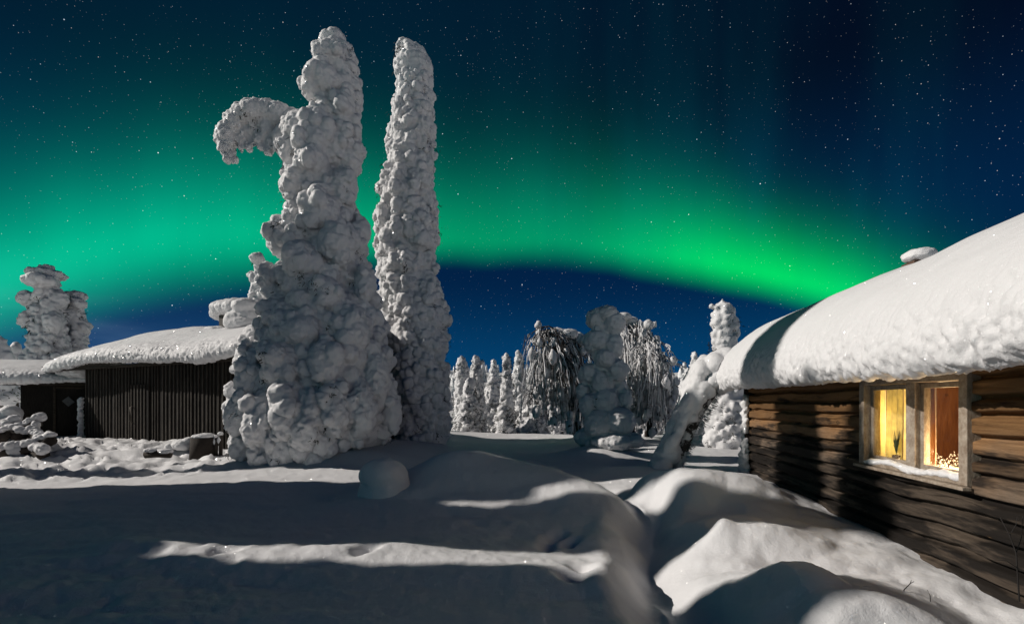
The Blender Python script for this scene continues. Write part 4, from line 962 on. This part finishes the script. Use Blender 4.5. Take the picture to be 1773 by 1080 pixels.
# ------------------------------------------------------------------ far forest on the fell
far = []
for s in range(3):
    rng = random.Random(s); h_ = 5.5; prof = [(0, -.95, .95), (1.2, -.9, .9), (3, -.65, .65), (4.6, -.4, .4), (5.5, -.15, .15)]
    t = make_spruce('distant_spruce', 'small snow-covered spruce on the far fell side', 'tree', prof, (0, 150, 0), 200 + s, .22, .28, .5, lump=.18, f=1.3, fine=.05, needles=90, nsize=.45, group='small spruces on the far fell')
    far.append(t)
rng = random.Random(77); n = 0
for i in range(130):
    a = rng.uniform(-11, 24) if i < 95 else rng.choice((rng.uniform(-50, -40), rng.uniform(24, 30))); r = rng.uniform(70, 225); X, Y = r * math.sin(R(a)), r * math.cos(R(a)); s = rng.uniform(.55, 1.25); loc = (X, Y, hz(X, Y) - .2)
    if i < 3: t = far[i]; t.location = loc; t.scale = (s, s, s)
    else: copy_tree(far[i % 3], loc, rng.uniform(0, 6), (s * rng.uniform(.8, 1.3), s * rng.uniform(.8, 1.3), s))

# ------------------------------------------------------------------ spruces standing left of the view; their shadows cross the foreground
prof = [(0, -1.15, 1.15), (3, -1.05, 1.05), (6, -.85, .85), (8, -.6, .6), (9.3, -.33, .33), (9.8, -.18, .18)]
proto = make_spruce('snow_laden_spruce', 'snow-laden spruce standing left of the view', 'tree', prof, (-14, 8, 0), 301, .12, .3, .6, lump=.1, f=2, needles=0, group='spruces standing left of the view')
# (x, where its shadow line crosses x = -13, width, height in m)
CAST = [(-13.5, 9.0, .78, 8.7), (-14.5, 7.9, .95, 9.4), (-14.0, 6.6, 1.1, 12.2), (-13.2, 6.45, 1.12, 11.3), (-13.0, 4.05, 1.28, 9.3), (-14.0, 2.75, 1.15, 10.2), (-13.0, 1.4, 1.3, 10.5), (-14.5, 0, 1.3, 11.0), (-13.5, -1.8, 1.3, 11.0), (-13.4, 5.35, .9, 5.6), (-15, 9.0, .9, 7.0)]
for i, (x, yl, w, h_) in enumerate(CAST):
    y = yl + .28 + (x + 13) * math.tan(R(MOON_AZ)); loc = (x, y, hz(x, y) - .3); sc = (w, w, (h_ + .3) / 9.8)
    if i == 0: proto.location = loc; proto.scale = sc
    else: copy_tree(proto, loc, i * 1.3, sc)
prof = [(0, -.3, .3), (5, -.26, .26), (9.4, -.22, .22), (10.6, -.75, .75), (12.5, -.98, .98), (14.5, -.85, .85), (15.8, -.4, .4)]  # bare stem and wide head shaped to shade the cabin roof, not the drift
yl = 8.75; x = -15.0; y = yl + (x + 13) * math.tan(R(MOON_AZ))
make_spruce('snow_laden_spruce', 'unseen tall spruce left of the view, bare-stemmed so its snowy head alone shades the roof', 'tree', prof, (x, y, hz(x, y) - .3), 305, .12, .25, .5, lump=.08, f=2, needles=0)
prof = [(z_ * .80, a_ * .95, b_ * .95) for z_, a_, b_ in prof]; yl = 11.5; y = yl + (x + 13) * math.tan(R(MOON_AZ))  # lower copy added to shade the leaning tree
make_spruce('snow_laden_spruce', 'unseen lower spruce left of the view, added to shade the leaning tree', 'tree', prof, (x, y, hz(x, y) - .3), 306, .12, .25, .5, lump=.08, f=2, needles=0)
# unseen spruces added to shade the field and the trees behind the hut
for i, (x, y, w, h_) in enumerate([(-5.6, 17.6, 1.0, 6.2), (-4.4, 18.8, .9, 6.6), (-6.6, 19.6, 1.0, 7.2), (-5.4, 21.0, 1.0, 6.8), (-7.4, 16.6, .9, 5.6), (-4.6, 23.0, 1.0, 7.6), (-35, 24.9, 2.3, 19.5), (-36, 27.2, 2.2, 19.5)]):
    copy_tree(proto, (x, y, hz(x, y) - .2), i * 2.1, (w, w, h_ / 9.8), 'unseen snow-laden spruce added behind the tall pair to shade the field' if i < 6 else 'unseen snow-laden spruce added far out left to shade the trees behind the hut', 'unseen spruces added to shade the field' if i < 6 else 'unseen spruces added to shade the trees behind the hut')
